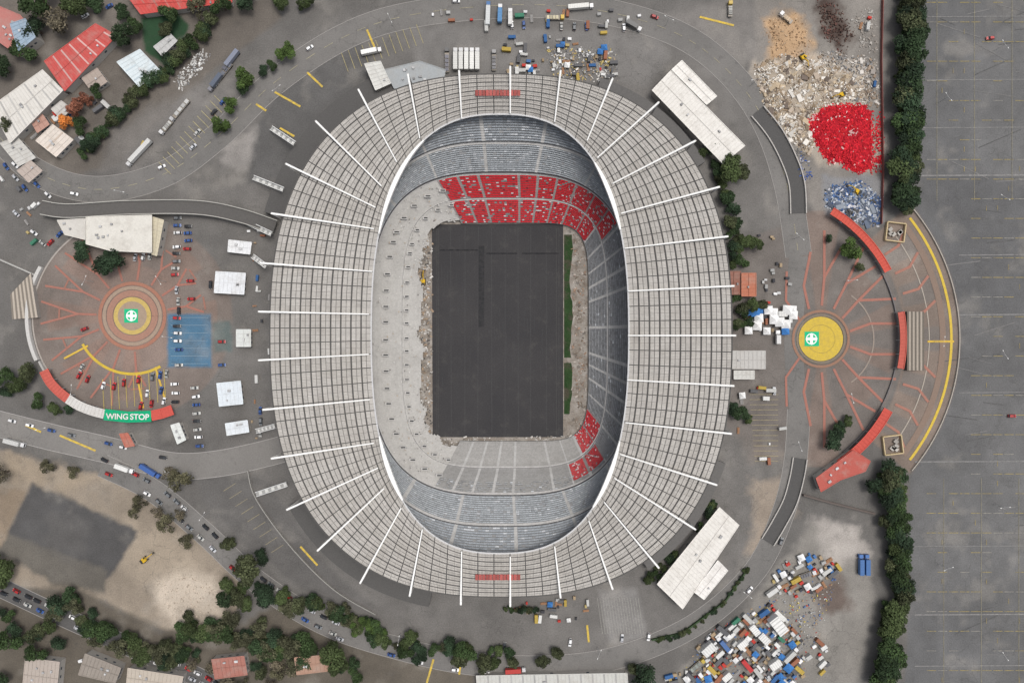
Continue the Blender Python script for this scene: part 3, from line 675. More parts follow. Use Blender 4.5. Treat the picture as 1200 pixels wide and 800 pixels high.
# ---------------------------------------------------------------- buildings
M_roofw=mat('corrugated_roof',None,stain=(0.34,0.31,0.27),s2=0.15,amt=0.4,fine=0.14,st=(.48,.7))
def building(poly,h,roof,label,wall=(0.4,0.38,0.35),name='building',cat='building',vents=2,ribs=True,win=True,stripe=None):
    h+=random.uniform(.03,.2)
    c=(sum(p[0] for p in poly)/len(poly),sum(p[1] for p in poly)/len(poly))
    B=empty(name,W(*c)); tag(B,label,cat); inv=Matrix.Translation(-B.location)
    P=up([W(x,y,h) for x,y in poly]); C=sum(P,Vector())/len(P)
    def put(mb,n,m=None):
        o=mb.obj(n,m); o.parent=B; o.matrix_parent_inverse=inv; return o
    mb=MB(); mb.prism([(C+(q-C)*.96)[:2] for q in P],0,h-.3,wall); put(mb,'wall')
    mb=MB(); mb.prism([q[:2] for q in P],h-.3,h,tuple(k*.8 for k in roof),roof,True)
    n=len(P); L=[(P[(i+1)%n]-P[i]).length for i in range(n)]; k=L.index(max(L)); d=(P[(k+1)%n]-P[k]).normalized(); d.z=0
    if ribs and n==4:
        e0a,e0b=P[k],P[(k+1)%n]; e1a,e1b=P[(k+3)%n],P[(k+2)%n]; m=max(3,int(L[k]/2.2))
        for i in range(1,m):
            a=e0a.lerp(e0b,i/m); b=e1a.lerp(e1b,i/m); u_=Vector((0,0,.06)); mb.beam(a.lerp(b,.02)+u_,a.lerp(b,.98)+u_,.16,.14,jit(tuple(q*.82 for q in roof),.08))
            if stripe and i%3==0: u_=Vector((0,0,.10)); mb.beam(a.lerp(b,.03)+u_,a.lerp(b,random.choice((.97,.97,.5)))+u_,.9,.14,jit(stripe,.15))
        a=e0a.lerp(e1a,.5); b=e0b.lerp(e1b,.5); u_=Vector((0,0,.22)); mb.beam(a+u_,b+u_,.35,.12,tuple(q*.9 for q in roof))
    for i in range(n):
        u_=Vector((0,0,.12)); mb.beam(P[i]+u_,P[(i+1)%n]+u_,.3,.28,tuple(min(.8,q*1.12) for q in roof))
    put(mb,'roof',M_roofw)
    for i in range(vents):
        u,v=random.uniform(.2,.8),random.uniform(.2,.8); a=P[0].lerp(P[1],u); b=P[-1].lerp(P[-2],u) if n>3 else P[2]; q=a.lerp(b,v)
        mb=MB(); mb.box((q.x,q.y,h+.45),(random.uniform(.8,2),random.uniform(.8,1.4),.8),jit((0.4,0.4,0.4),.4),math.atan2(d.y,d.x)); put(mb,'roof_vent')
    if win:
        for i in range(n):
            a=C+(P[i]-C)*.962; b=C+(P[(i+1)%n]-C)*.962
            if L[i]<7: continue
            for u in (.25,.5,.75):
                m0=a.lerp(b,u); dd=(b-a).normalized()*.8; u_=Vector((0,0,.6)); m0.z=h*.55
                nn=Vector((dd.y,-dd.x,0)).normalized()*.04
                mb=MB(); mb.face([m0-dd-u_+nn,m0+dd-u_+nn,m0+dd+u_+nn,m0-dd+u_+nn],(0.05,0.06,0.08)); put(mb,'window')
    return B
WH=(0.68,0.66,0.62)
building([(764,106),(786,83),(873,171),(847,192)],7,WH,'long white hall with ribbed metal roof beside stadium',vents=3)
building([(787,82),(799,71),(840,113),(828,123)],6.2,(0.72,0.70,0.66),'narrow white annex roof along long hall',vents=1)
building([(843,594),(866,615),(800,713),(770,684)],7,WH,'long white hall with ribbed metal roof beside stadium',vents=3)
building([(841,656),(853,668),(825,702),(813,693)],6.2,(0.72,0.70,0.67),'narrow white annex roof along long hall',vents=1)
building([(101,254),(178,252),(178,296),(130,294),(101,286)],8,(0.60,0.58,0.53),'pale flat roofed building beside round plaza',vents=7,ribs=False)
building([(67,258),(100,256),(100,281),(76,275)],6,(0.54,0.52,0.48),'small pale flat roofed wing building',vents=2,ribs=False)
building([(179,254),(192,258),(184,300),(178,298)],6,(0.54,0.49,0.37),'narrow cream wing of pale building',vents=0)
building([(0,8),(24,18),(42,40),(22,66),(-14,40)],6,(0.42,0.17,0.15),'faded red flat roofed shop building',ribs=False,vents=5)
building([(52,72),(112,28),(137,42),(76,107)],6,(0.48,0.09,0.08),'red roofed shed with pale stripes on ribbed metal',vents=2,stripe=(0.5,0.32,0.3))
building([(-10,125),(50,82),(74,106),(12,168)],6,(0.6,0.58,0.54),'white and grey ribbed roof warehouse',vents=3,stripe=(0.42,0.41,0.39))
building([(12,28),(30,22),(42,44),(22,60)],8,(0.28,0.36,0.44),'small blue grey roof block on shops',vents=1)
building([(148,-6),(272,-6),(272,3),(165,17)],5,(0.5,0.08,0.07),'bright red roofed long building',vents=1,stripe=(0.42,0.14,0.12))
building([(137,73),(164,58),(188,83),(163,102)],5,(0.58,0.64,0.66),'small white square roof pavilion',vents=2,stripe=(0.45,.52,.55))
building([(42,165),(62,146),(86,164),(66,184)],5,(0.62,0.56,0.5),'small cream roof house among trees',vents=2,stripe=(0.5,.42,.35))
building([(0,168),(20,160),(42,185),(22,195)],4,(0.5,0.49,0.46),'low grey roof hut by street',vents=2)
building([(20,200),(36,188),(50,200),(34,214)],4,(0.42,0.36,0.32),'low brownish roof hut by street',vents=1)
building([(96,92),(114,80),(126,96),(108,108)],4,(0.36,0.3,0.26),'small brown roof hut among trees',vents=1)
building([(60,128),(72,118),(84,128),(72,140)],4,(0.5,0.48,0.45),'small pale roof hut among trees',vents=1)
building([(36,142),(50,134),(58,146),(44,156)],4,(0.42,0.25,0.2),'small rusty roof hut among trees',vents=1)
building([(180,55),(200,40),(208,48),(190,66)],4,(0.45,0.45,0.44),'small grey shed beside hedge',vents=1)
building([(268,281),(295,284),(293,298),(267,295)],4,(0.70,0.71,0.72),'small white flat roof kiosk',name='kiosk',cat='kiosk')
building([(253,318),(288,320),(286,345),(251,343)],4,(0.68,0.70,0.72),'white flat roof kiosk with skylight',name='kiosk',cat='kiosk')
building([(277,386),(294,386),(294,406),(277,406)],4,(0.62,0.64,0.62),'small white flat roof kiosk',name='kiosk',cat='kiosk')
building([(254,449),(282,446),(285,473),(257,476)],4,(0.64,0.69,0.73),'white flat roof kiosk with skylight',name='kiosk',cat='kiosk')
building([(264,496),(290,492),(292,506),(266,510)],4,(0.66,0.70,0.73),'small white flat roof kiosk',name='kiosk',cat='kiosk')
building([(200,498),(210,495),(218,515),(208,520)],4,(0.62,0.64,0.62),'small white booth by the road',name='kiosk',cat='kiosk')
building([(852,318),(868,318),(868,345),(852,345)],4,(0.26,0.12,0.09),'dark red roof service building',vents=1)
building([(869,320),(886,320),(886,347),(869,347)],5,(0.42,0.16,0.10),'rusty red roof service building',vents=1)
building([(858,411),(897,411),(897,432),(858,432)],5,(0.46,0.45,0.43),'grey corrugated roof service shed',vents=1)
building([(860,434),(884,434),(884,444),(860,444)],4,(0.55,0.55,0.52),'low pale service shed',vents=0)
building([(1000,527),(1020,540),(1014,552),(985,562),(962,576),(956,560)],6.2,(0.40,0.10,0.08),'red roofed gate building at plaza edge',ribs=False,vents=4)
building([(248,772),(286,768),(290,790),(252,795)],6,(0.34,0.15,0.12),'brownish red roof house among trees',vents=2)
building([(345,770),(388,766),(390,785),(348,790)],6,(0.37,0.23,0.17),'brown tiled roof house among trees',vents=2)
building([(100,765),(142,782),(135,800),(92,790)],6,(0.26,0.23,0.2),'dark flat roof house by street',vents=3)
building([(150,782),(215,792),(210,815),(148,805)],6,(0.44,0.39,0.33),'beige flat roof house by street',vents=4)
building([(30,770),(70,775),(66,815),(26,810)],6,(0.39,0.34,0.3),'beige flat roof house by street',vents=4)
building([(558,791),(735,788),(737,815),(560,815)],4,(0.5,0.5,0.47),'long pale ribbed roof shed by avenue',vents=2,stripe=(0.36,.36,.35))
building([(140,508),(150,507),(158,522),(147,524)],4,(0.42,0.14,0.10),'small red roof booth by road',name='kiosk',cat='kiosk',vents=0)
building([(427,75),(446,72),(458,98),(440,106)],9,(0.6,0.6,0.57),'pale stair tower block beside stadium',vents=1)
building([(450,82),(492,72),(522,82),(520,96),(462,104)],7.2,(0.34,0.36,0.37),'grey low entrance block against stadium roof',ribs=False,vents=7)
building([(1066,22),(1072,22),(1072,34),(1066,34)],3,(0.4,0.4,0.4),'tiny guard booth at car park edge',name='kiosk',cat='kiosk',vents=0,win=False)
def canopy(pts,w,h,col,label,name='gate_canopy'):
    E=empty(name,W(*pts[len(pts)//2])); tag(E,label,'canopy'); inv=Matrix.Translation(-E.location)
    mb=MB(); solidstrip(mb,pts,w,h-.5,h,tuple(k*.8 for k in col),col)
    for i in range(1,len(pts)-1):
        a=offs(pts,w/2)[i];b=offs(pts,-w/2)[i]; mb.beam(W(*a,h+.05),W(*b,h+.05),.15,.12,tuple(k*.75 for k in col))
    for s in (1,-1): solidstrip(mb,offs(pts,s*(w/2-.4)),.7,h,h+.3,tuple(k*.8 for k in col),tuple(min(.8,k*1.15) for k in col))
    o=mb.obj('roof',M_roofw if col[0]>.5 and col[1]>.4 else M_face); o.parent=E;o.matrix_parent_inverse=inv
    for i in range(0,len(pts),4):
        for s in (.4,-.4):
            q=W(*offs(pts,w*s)[i],h); mb=MB(); mb.cyl(q.x,q.y,0,h-.5,.2,.2,(0.4,0.4,0.4)); o=mb.obj('post'); o.parent=E;o.matrix_parent_inverse=inv
canopy(arcpts(885,397,175,59,27,24),9,5,(0.50,0.09,0.065),'curved red roofed gate canopy on round plaza')
canopy(arcpts(885,397,174,10.5,-11.5,16),8,5,(0.43,0.105,0.08),'straight red roofed gate canopy above stairs')
canopy(arcpts(885,397,177,-28,-56,20),11,5,(0.48,0.085,0.065),'curved red roofed gate canopy on round plaza')
canopy(catmull([(51,434),(58,447),(68,458),(79,467)],4),11,5,(0.48,0.11,0.085),'red end of curved entrance canopy')
canopy(catmull([(79,467),(92,475),(107,481),(122,485)],4),11,5.05,(0.56,0.545,0.52),'white middle of curved entrance canopy')
canopy([(122,485.5),(149,488.5),(177,487.5)],13,5.1,(0.01,0.34,0.16),'green sponsor section of curved entrance canopy')
canopy([(177,487),(189,484.5),(202,480)],12,5.0,(0.50,0.09,0.07),'red end of curved entrance canopy')
def text(s,px,py,z,size,rot,col,label):
    cu=bpy.data.curves.new('t','FONT'); cu.body=s; cu.size=size; cu.align_x='CENTER'; cu.align_y='CENTER'; cu.offset=0.09; cu.extrude=.05; cu.space_word=.7
    to=bpy.data.objects.new('t',cu); COL.objects.link(to); bpy.context.view_layer.update()
    me=bpy.data.meshes.new_from_object(to.evaluated_get(bpy.context.evaluated_depsgraph_get())); bpy.data.objects.remove(to)
    me.materials.clear(); me.materials.append(M_steel)
    o=bpy.data.objects.new('roof_lettering',me); COL.objects.link(o); o.location=W(px,py,z); o.rotation_euler=(0,0,rot); tag(o,label,'sign')
text('WING STOP',149.5,488.3,5.5,4.6,math.radians(-1),WH,'white WING STOP lettering on the green canopy roof')
def stairs(poly4,n,label,z=3.0,kk=(.42,.2)):
    a,b,c,d=poly4; mb=MB()
    for i in range(n):
        t0,t1=i/n,(i+1)/n; zz=z*(i+1)/n
        q=[(lerp(a[0],b[0],t0),lerp(a[1],b[1],t0)),(lerp(a[0],b[0],t1),lerp(a[1],b[1],t1)),(lerp(d[0],c[0],t1),lerp(d[1],c[1],t1)),(lerp(d[0],c[0],t0),lerp(d[1],c[1],t0))]
        k=kk[0] if i%2 else kk[1]
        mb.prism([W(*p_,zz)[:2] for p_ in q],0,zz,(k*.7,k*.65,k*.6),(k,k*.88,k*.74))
    tag(mb.obj('staircase'),label,'staircase')
stairs([(1083,365),(1063,365),(1063,434),(1083,434)],9,'wide brownish concrete stairway at plaza gate',3,(.34,.14))
stairs([(12,345),(36,320),(44,372),(14,374)],12,'fan shaped pale concrete stairway by plaza')
band('retaining_wall',arcpts(150,372,119,150,205,24),4,0,2.2,(0.5,0.49,0.47),'pale curved retaining wall at plaza edge','wall')
band('retaining_wall',arcpts(155,372,121,205,222,8),2.2,0,2.2,(0.4,0.39,0.37),'pale curved retaining wall at plaza edge','wall')
band('retaining_wall',arcpts(885,397,168,58,-52,60),1.0,0,1.2,(0.16,0.15,0.15),'low dark curved wall around the plaza','wall')
band('retaining_wall',arcpts(885,397,240,-40,40,50),1.0,0,1,(0.38,0.35,0.31),'low pale kerb wall around outer plaza','wall')
band('site_fence',[(1036,-20),(1034,70),(1036,200),(1034,262)],.7,0,2.2,(0.2,0.08,0.07),'low faded red hoarding along demolition site','fence')
band('site_fence',[(942,580),(970,588),(1026,602)],2.2,0,2.2,(0.12,0.1,0.09),'dark hoarding strip south of plaza','fence')
band('site_fence',[(764,750),(800,742),(850,705),(878,665)],1.6,0,1.8,(0.05,0.08,0.04),'dark green clipped fence beside lane','fence')
band('boundary_wall',catmull([(290,552),(300,585),(340,640),(390,690),(440,720)],6),1,0,1.6,(0.3,0.29,0.27),'pale curved low boundary wall','wall')
band('boundary_wall',[(-10,300),(40,322)],1.5,0,2,(0.4,0.39,0.37),'pale boundary wall by stairway','wall')
for cx,cy,r in ((1049,272,38),(1046,521,-38)):
    mb=MB(); a=math.radians(r); s=8
    for i in range(4):
        p0=(cx+s*1.9*math.cos(a+i*math.pi/2),cy-s*1.9*math.sin(a+i*math.pi/2)); p1=(cx+s*1.9*math.cos(a+(i+1)*math.pi/2),cy-s*1.9*math.sin(a+(i+1)*math.pi/2))
        mb.beam(W(*p0,1),W(*p1,1),.6,2,(0.5,0.4,0.24))
    for i in range(5): mb.box(W(cx+random.uniform(-6,6),cy+random.uniform(-6,6),.8),(2.5,2,1.4),jit((0.35,0.33,0.3),.4),a)
    tag(mb.obj('ticket_enclosure'),'square fenced enclosure with small concrete boxes','enclosure')
# ---------------------------------------------------------------- vehicles
def car_mesh(col,kind='car'):
    mb=MB(); gl=(0.02,0.025,0.03)
    st=[(-2.2,.72,.35,.75),(-2.0,.84,.25,.92),(-1.2,.88,.22,.95),(0.8,.88,.22,.93),(1.7,.86,.25,.82),(2.15,.74,.32,.65)]
    for i in range(len(st)-1):
        (x0,h0,a0,b0),(x1,h1,a1,b1)=st[i],st[i+1]
        mb.face([(x0,-h0*.93,b0),(x1,-h1*.93,b1),(x1,h1*.93,b1),(x0,h0*.93,b0)],col)
        for s in (1,-1):
            q=[(x0,s*h0,a0),(x1,s*h1,a1),(x1,s*h1*.93,b1),(x0,s*h0*.93,b0)]; mb.face(q if s<0 else q[::-1],col)
    x,h,a,b=st[0]; mb.face([(x,h,a),(x,-h,a),(x,-h*.93,b),(x,h*.93,b)],col); x,h,a,b=st[-1]; mb.face([(x,-h,a),(x,h,a),(x,h*.93,b),(x,-h*.93,b)],col)
    back=-1.6 if kind=='car' else -2.1
    B=[(back,-.8,.93),(1.15,-.8,.9),(1.15,.8,.9),(back,.8,.93)]; T=[(back+.45,-.62,1.45),(.35,-.62,1.45),(.35,.62,1.45),(back+.45,.62,1.45)]
    mb.face(T,col)
    for i in range(4): j=(i+1)%4; mb.face([B[i],B[j],T[j],T[i]],gl)
    for x in (-1.35,1.4):
        for y in (-.9,.7): mb.cyl(x,.33,y,y+.2,.33,.33,(0.02,0.02,0.02),8,'y')
    for s in (.6,-.6): mb.box((2.1,s,.62),(.12,.3,.14),(0.7,0.7,0.65)); mb.box((-2.17,s,.7),(.1,.3,.14),(0.4,0.02,0.02))
    return mb.mesh('car_mesh',M_car)
CARC=[((0.72,0.72,0.72),'white'),((0.45,0.46,0.48),'silver'),((0.16,0.17,0.18),'grey'),((0.02,0.02,0.023),'black'),((0.36,0.02,0.02),'red'),((0.03,0.08,0.25),'blue'),((0.72,0.72,0.72),'white'),((0.4,0.4,0.38),'silver')]
CM=[(car_mesh(c,'car' if i%2 else 'suv'),n) for i,(c,n) in enumerate(CARC)]
cars=[]
def car(px,py,deg,group,z=0.22,where='on the asphalt'):
    for q in cars:
        if (q[0]-px)**2+(q[1]-py)**2<36: return
    if len(cars)>=298: return
    cars.append((px,py)); m,n=random.choice(CM)
    o=bpy.data.objects.new('parked_car' if 'park' in group else 'car',m); COL.objects.link(o)
    o.location=W(px,py,z); o.rotation_euler=(0,0,math.radians(deg)); s=1.08; o.scale=(s,s,s)
    tag(o,f'{n} car {where}','car',group)
def row(a,b,n,deg,fill,group,where,j=.8):
    for i in range(n):
        if random.random()>fill: continue
        t=i/max(1,n-1); car(lerp(a[0],b[0],t)+random.uniform(-j,j),lerp(a[1],b[1],t)+random.uniform(-j,j),deg+random.uniform(-4,4)+(180 if random.random()<.4 else 0),group,where=where)
PG='cars parked around the round plaza'
row((209,256),(206,322),9,2,.9,PG,'parked beside the plaza'); row((221,256),(220,300),6,2,.8,PG,'parked beside the plaza')
row((208,340),(210,365),3,90,.6,PG,'parked beside the plaza'); row((208,372),(210,428),7,0,.75,PG,'parked on blue painted bays'); row((222,380),(222,425),5,0,.4,PG,'parked on blue painted bays')
row((96,430),(104,444),2,65,1,PG,'parked on the plaza'); row((93,440),(99,448),1,65,1,PG,'parked on the plaza')
row((146,448),(196,438),7,84,.8,PG,'parked in a plaza row'); row((122,452),(134,452),2,80,1,PG,'parked in a plaza row'); row((148,464),(190,458),6,84,.55,PG,'parked in a plaza row'); row((152,478),(192,470),4,80,.35,PG,'parked in a plaza row')
row((229,455),(234,522),8,5,.9,PG,'parked in a column near kiosks'); row((205,440),(206,470),4,0,.6,PG,'parked near kiosks')
row((186,262),(184,298),5,0,.8,PG,'parked beside pale building'); row((160,302),(176,300),3,80,.8,PG,'parked beside pale building')
row((60,285),(70,275),2,40,1,PG,'parked near trees'); row((245,300),(248,345),5,90,.5,PG,'parked near kiosks'); row((262,360),(260,440),7,0,.35,PG,'parked near kiosks')
row((300,270),(300,340),6,90,.45,PG,'parked near the stadium'); row((306,440),(306,520),7,90,.4,PG,'parked near the stadium')
row((222,310),(224,350),3,0,.5,PG,'parked beside the plaza'); row((100,385),(118,392),2,20,.5,PG,'parked on the plaza')
def along(path,off,step,fill,group,where,flip=0,i0=0,i1=None):
    q=offs(path,off); i1=i1 or len(q)-1; acc=0
    for i in range(i0,i1):
        a,b=q[i],q[i+1]; L=math.hypot(b[0]-a[0],b[1]-a[1]); deg=math.degrees(math.atan2(a[1]-b[1],b[0]-a[0]))+flip
        while acc<L:
            if random.random()<fill: car(lerp(a[0],b[0],acc/L),lerp(a[1],b[1],acc/L),deg+random.uniform(-3,3),group,where=where)
            acc+=step*random.uniform(.9,1.5)
        acc-=L
along(RC,6,13,.8,'cars on the avenue','driving on the avenue',0,2,34); along(RC,-7,12,.7,'cars on the avenue','driving on the avenue',180,0,34)
along(RC,9,30,.3,'cars on the avenue','driving on the avenue',0,34,90)
along(RD,4,12,.85,'cars on the city street','queued on the city street'); along(RD,-5,12,.75,'cars on the city street','queued on the city street',180)
along(RB,-8,18,.5,'cars on the access road','on the access road',0,0,24); along(RB,7,30,.4,'cars on the access road','on the access road',180,0,24)
along(RA,8,22,.45,'cars on the ring road','on the ring road',0,0,20); along(RA,-8,40,.3,'cars on the ring road','on the ring road',0,20,90)
row((8,196),(40,232),4,-50,.8,'cars on the street','on the side street'); row((20,250),(50,285),4,-40,.6,'cars on the street','on the side street')
row((30,205),(70,240),4,-45,.6,'cars on the street','on the side street'); row((100,20),(128,8),3,30,.8,'cars on the street','beside red roofed shed')
row((570,30),(760,34),14,90,.4,'cars parked in the yard','parked in the top yard'); row((560,758),(760,745),14,80,.25,'cars parked by the avenue','parked by the perimeter avenue')
row((232,155),(262,120),4,50,.5,'cars parked in the yard','parked near trucks'); row((1160,45),(1164,60),1,0,1,'cars parked in car park','in the empty car park'); car(1185,487,0,'cars parked in car park')
row((845,240),(846,470),14,90,.3,'cars parked by the stadium','parked beside the stadium'); row((905,445),(908,470),3,90,.8,'cars parked by the stadium','parked beside a shed')
row((830,745),(900,790),9,45,.7,'cars parked in the storage yard','parked in the storage yard'); row((850,725),(940,785),10,45,.6,'cars parked in the storage yard','parked in the storage yard')
def truck_mesh(L,boxc,cabc,flat=False):
    mb=MB()
    mb.box((L/2-1.1,0,1.5),(2.1,2.4,2.1),cabc,0,.94); mb.box((L/2-.12,0,1.9),(.2,2.0,.8),(0.03,0.03,0.04))
    mb.box((-1.2,0,.85),(L-2.2,1.1,.3),(0.05,0.05,0.05))
    if flat:
        mb.box((-1.2,0,1.15),(L-2.6,2.5,.25),(0.25,0.22,0.18))
        for k in range(4): mb.box((-L/2+1.6+k*(L-4)/4,0,1.6),((L-4)/5,2.1,.7),jit(boxc,.3))
    else:
        mb.box((-1.3,0,2.35),(L-2.9,2.5,2.6),boxc)
        n=int(L/1.2)
        for k in range(n): mb.box((-1.3-(L-2.9)/2+(k+.5)*(L-2.9)/n,0,3.69),(.14,2.46,.08),tuple(q*.8 for q in boxc))
    for x in (L/2-1.2,-L/2+1,-L/2+2.2):
        for y in (-1.25,.95): mb.cyl(x,.5,y,y+.3,.5,.5,(0.02,0.02,0.02),8,'y')
    return mb.mesh('truck_mesh',M_car)
TM={}; placed=[]
def truck(px,py,deg,L=9,c=(0.7,0.7,0.68),cab=(0.7,0.7,0.7),flat=False,label='white box truck parked on asphalt'):
    k=(L,c,cab,flat)
    if k not in TM: TM[k]=truck_mesh(*k)
    o=bpy.data.objects.new('truck',TM[k]); COL.objects.link(o); o.location=W(px,py,.25); o.rotation_euler=(0,0,math.radians(deg)); tag(o,label,'truck'); placed.append((px,py,L*.7))
truck(262,88,-128,16,(0.16,0.17,0.2),(0.5,0.5,0.5),True,'flatbed trailer truck with dark cargo'); truck(272,72,-128,14,(0.2,0.22,0.28),(0.1,0.1,0.12),False,'dark box trailer truck by trees'); truck(254,98,-128,12,(0.1,0.12,0.16),(0.2,0.2,0.22),False,'dark box truck in the yard')
truck(165,180,-133,20,(0.62,0.62,0.6),(0.6,0.6,0.6),False,'long white articulated truck trailer'); truck(212,130,-130,16,(0.5,0.5,0.48),(0.4,0.4,0.4),True,'flatbed truck loaded with pale crates'); truck(196,150,-130,10,(0.4,0.4,0.38),(0.6,0.6,0.6),True,'flatbed truck loaded with pale crates')
truck(436,62,12,12,(0.75,0.75,0.73)); truck(572,18,88,14,(0.6,0.62,0.62),(0.05,0.15,0.35),False,'grey trailer truck with blue cab'); truck(586,18,88,11,(0.06,0.2,0.4),(0.6,0.6,0.6),False,'blue box truck in the yard')
truck(598,22,90,10,(0.65,0.65,0.63)); truck(680,10,5,15,(0.6,0.6,0.57)); truck(650,22,0,11,(0.5,0.45,0.3),(0.6,0.4,0.05),True,'yellow flatbed truck with pallets'); truck(742,32,-30,10,(0.1,0.1,0.1),(0.6,0.6,0.6))
for i in range(5): truck(534+i*6.4,71,90,13,(0.66,0.66,0.63),(0.6,0.6,0.6),False,'white box truck parked side by side')
truck(178,551,-32,13,(0.05,0.12,0.35),(0.05,0.12,0.35),False,'blue bus like truck on avenue'); truck(148,548,-20,11,(0.62,0.62,0.6)); truck(20,518,-15,12,(0.6,0.6,0.58)); truck(575,793,12,14,(0.45,0.03,0.03),(0.45,0.03,0.03),False,'red trailer truck on avenue'); truck(604,783,4,12,(0.5,0.05,0.04),(0.6,0.6,0.6),False,'red box truck on avenue')
truck(1007,660,90,12,(0.04,0.13,0.33),(0.05,0.15,0.4),False,'blue box truck in the dusty yard'); truck(1014,660,90,12,(0.04,0.14,0.36),(0.05,0.15,0.4),False,'blue box truck in the dusty yard')
truck(524,72,90,14,(0.12,0.12,0.14),(0.1,0.1,0.1),True,'dark flatbed truck by stadium yard'); truck(579,72,90,12,(0.15,0.15,0.16),(0.3,0.3,0.3),True,'dark flatbed truck by stadium yard')
truck(855,12,90,9,(0.3,0.3,0.28),(0.5,0.35,0.05),True,'tipper truck at the demolition site'); truck(910,395,90,8,(0.5,0.5,0.5)); truck(920,22,140,9,(0.35,0.25,0.15),(0.6,0.6,0.6),True,'tipper truck loaded with earth')
truck(872,775,130,11,(0.45,0.03,0.03),(0.5,0.5,0.5),False,'red box truck in the storage yard'); truck(925,765,45,11,(0.5,0.5,0.48)); truck(945,672,20,10,(0.1,0.1,0.11),(0.5,.5,.5),True,'flatbed truck in the storage yard'); truck(905,690,35,10,(0.6,0.6,0.58)); truck(846,752,130,10,(0.06,0.13,0.3),(0.6,.6,.6),False,'blue box truck in the storage yard'); truck(816,778,40,11,(0.2,0.22,0.2),(0.4,.3,.05),True,'flatbed truck with scrap cargo')
def excavator(px,py,deg):
    E=empty('excavator',W(px,py,.2)); E.rotation_euler=(0,0,math.radians(deg)); tag(E,'yellow tracked excavator working on the debris','excavator')
    Y=(0.6,0.38,0.03)
    for y in (-1.2,1.2): mb=MB(); mb.box((0,y,.45),(4,.6,.9),(0.03,0.03,0.03),0,.85); o=mb.obj('track',M_obj); o.parent=E
    mb=MB(); mb.box((-.3,0,1.5),(3.2,2.6,1.1),Y,0,.94); mb.box((-1.4,0,2.2),(1.0,2.3,.4),(0.05,0.05,0.05)); o=mb.obj('body',M_obj); o.parent=E
    mb=MB(); mb.box((.6,.75,2.5),(1.4,1,1.1),(0.04,0.05,0.06),0,.9,Y); o=mb.obj('cab',M_obj); o.parent=E
    mb=MB(); mb.beam((1.1,-.3,1.8),(4,-.3,4),.45,.5,Y); mb.beam((4,-.3,4),(6.2,-.3,1.8),.35,.4,Y); o=mb.obj('boom',M_obj); o.parent=E
    mb=MB(); mb.box((6.4,-.3,1.2),(1,1.3,1.0),(0.1,0.09,0.08),0,.7); o=mb.obj('bucket',M_obj); o.parent=E
for a in ((940,68,-60),(985,112,200),(170,655,40),(496,330,90),(1003,225,150)): excavator(*a)
# ---------------------------------------------------------------- yard items
def container_mesh(c,L=6,Wd=2.4,Hh=2.6):
    mb=MB(); mb.box((0,0,Hh/2),(L,Wd,Hh),c)
    n=int(L/.7)
    for k in range(n): x=-L/2+(k+.5)*L/n; mb.box((x,0,Hh+.04),(.2,Wd*.96,.07),tuple(q*.78 for q in c)); mb.box((x,Wd/2+.03,Hh/2),(.2,.06,Hh*.9),tuple(q*.8 for q in c)); mb.box((x,-Wd/2-.03,Hh/2),(.2,.06,Hh*.9),tuple(q*.8 for q in c))
    mb.box((L/2+.03,0,Hh/2),(.06,Wd*.8,Hh*.85),tuple(q*.6 for q in c)); return mb.mesh('container_mesh',M_obj)
def tent_mesh(c,s=4.0):
    mb=MB()
    for x in (-s/2,s/2):
        for y in (-s/2,s/2): mb.cyl(x,y,0,2.4,.08,.08,(0.4,0.4,0.4),6)
    Q=[(-s/2-.2,-s/2-.2,2.4),(s/2+.2,-s/2-.2,2.4),(s/2+.2,s/2+.2,2.4),(-s/2-.2,s/2+.2,2.4)]
    for i in range(4): mb.face([Q[i],Q[(i+1)%4],(0,0,3.9)],jit(c,.08)); a,b=Q[i],Q[(i+1)%4]; mb.face([(a[0],a[1],2.1),(b[0],b[1],2.1),b,a],c)
    return mb.mesh('tent_mesh',M_obj)
def stack_mesh(c,n=5):
    mb=MB()
    for k in range(n):
        mb.box((0,random.uniform(-.08,.08),.15+k*.35),(2.8*random.uniform(.9,1),1.8,.22),jit(c,.2),random.uniform(-.05,.05))
        for s in (-.7,0,.7): mb.box((0,s,.0+k*.35),(2.6,.12,.12),tuple(q*.5 for q in c))
    return mb.mesh('stack_mesh',M_obj)
def bundle_mesh(c):
    mb=MB()
    for k in range(7):
        mb.beam((-3,(k-3)*.32,.3),(3,(k-3)*.32,.3),.26,.26,jit(c,.25))
        if k<5: mb.beam((-2.9,(k-2)*.32,.6),(2.9,(k-2)*.32,.6),.26,.26,jit(c,.25))
    return mb.mesh('bundle_mesh',M_obj)
KINDS=[]
for c,n,w in (((0.66,0.66,0.64),'white',4),((0.05,0.13,0.3),'blue',2),((0.3,0.13,0.08),'rust red',2),((0.5,0.5,0.48),'light grey',4),((0.13,0.13,0.135),'dark grey',4),((0.06,0.2,0.13),'green',1),((0.45,0.33,0.08),'yellow',1)):
    for L in ((4,6,7) if w>2 else (6,)):
        m=container_mesh(c,L); KINDS+=[('storage_container',m,f'{n} ribbed storage container in a work yard','container',2.5)]
for c,n,w in (((0.72,0.72,0.71),'white',2),((0.05,0.17,0.42),'blue',1)): KINDS+=[('canopy_tent',tent_mesh(c),f'{n} peaked canopy tent on four posts','tent',2.4)]*w
for c,n,w in (((0.30,0.23,0.15),'brown wooden',3),((0.35,0.35,0.34),'grey concrete',3),((0.45,0.36,0.16),'yellowish plank',1),((0.6,0.6,0.6),'white panel',3),((0.05,0.05,0.055),'black',3),((0.07,0.15,0.32),'blue crate',1),((0.42,0.05,0.04),'red crate',2)):
    for _ in range(w): KINDS.append(('material_stack',stack_mesh(c),f'{n} material stack on the ground','building materials',1.5))
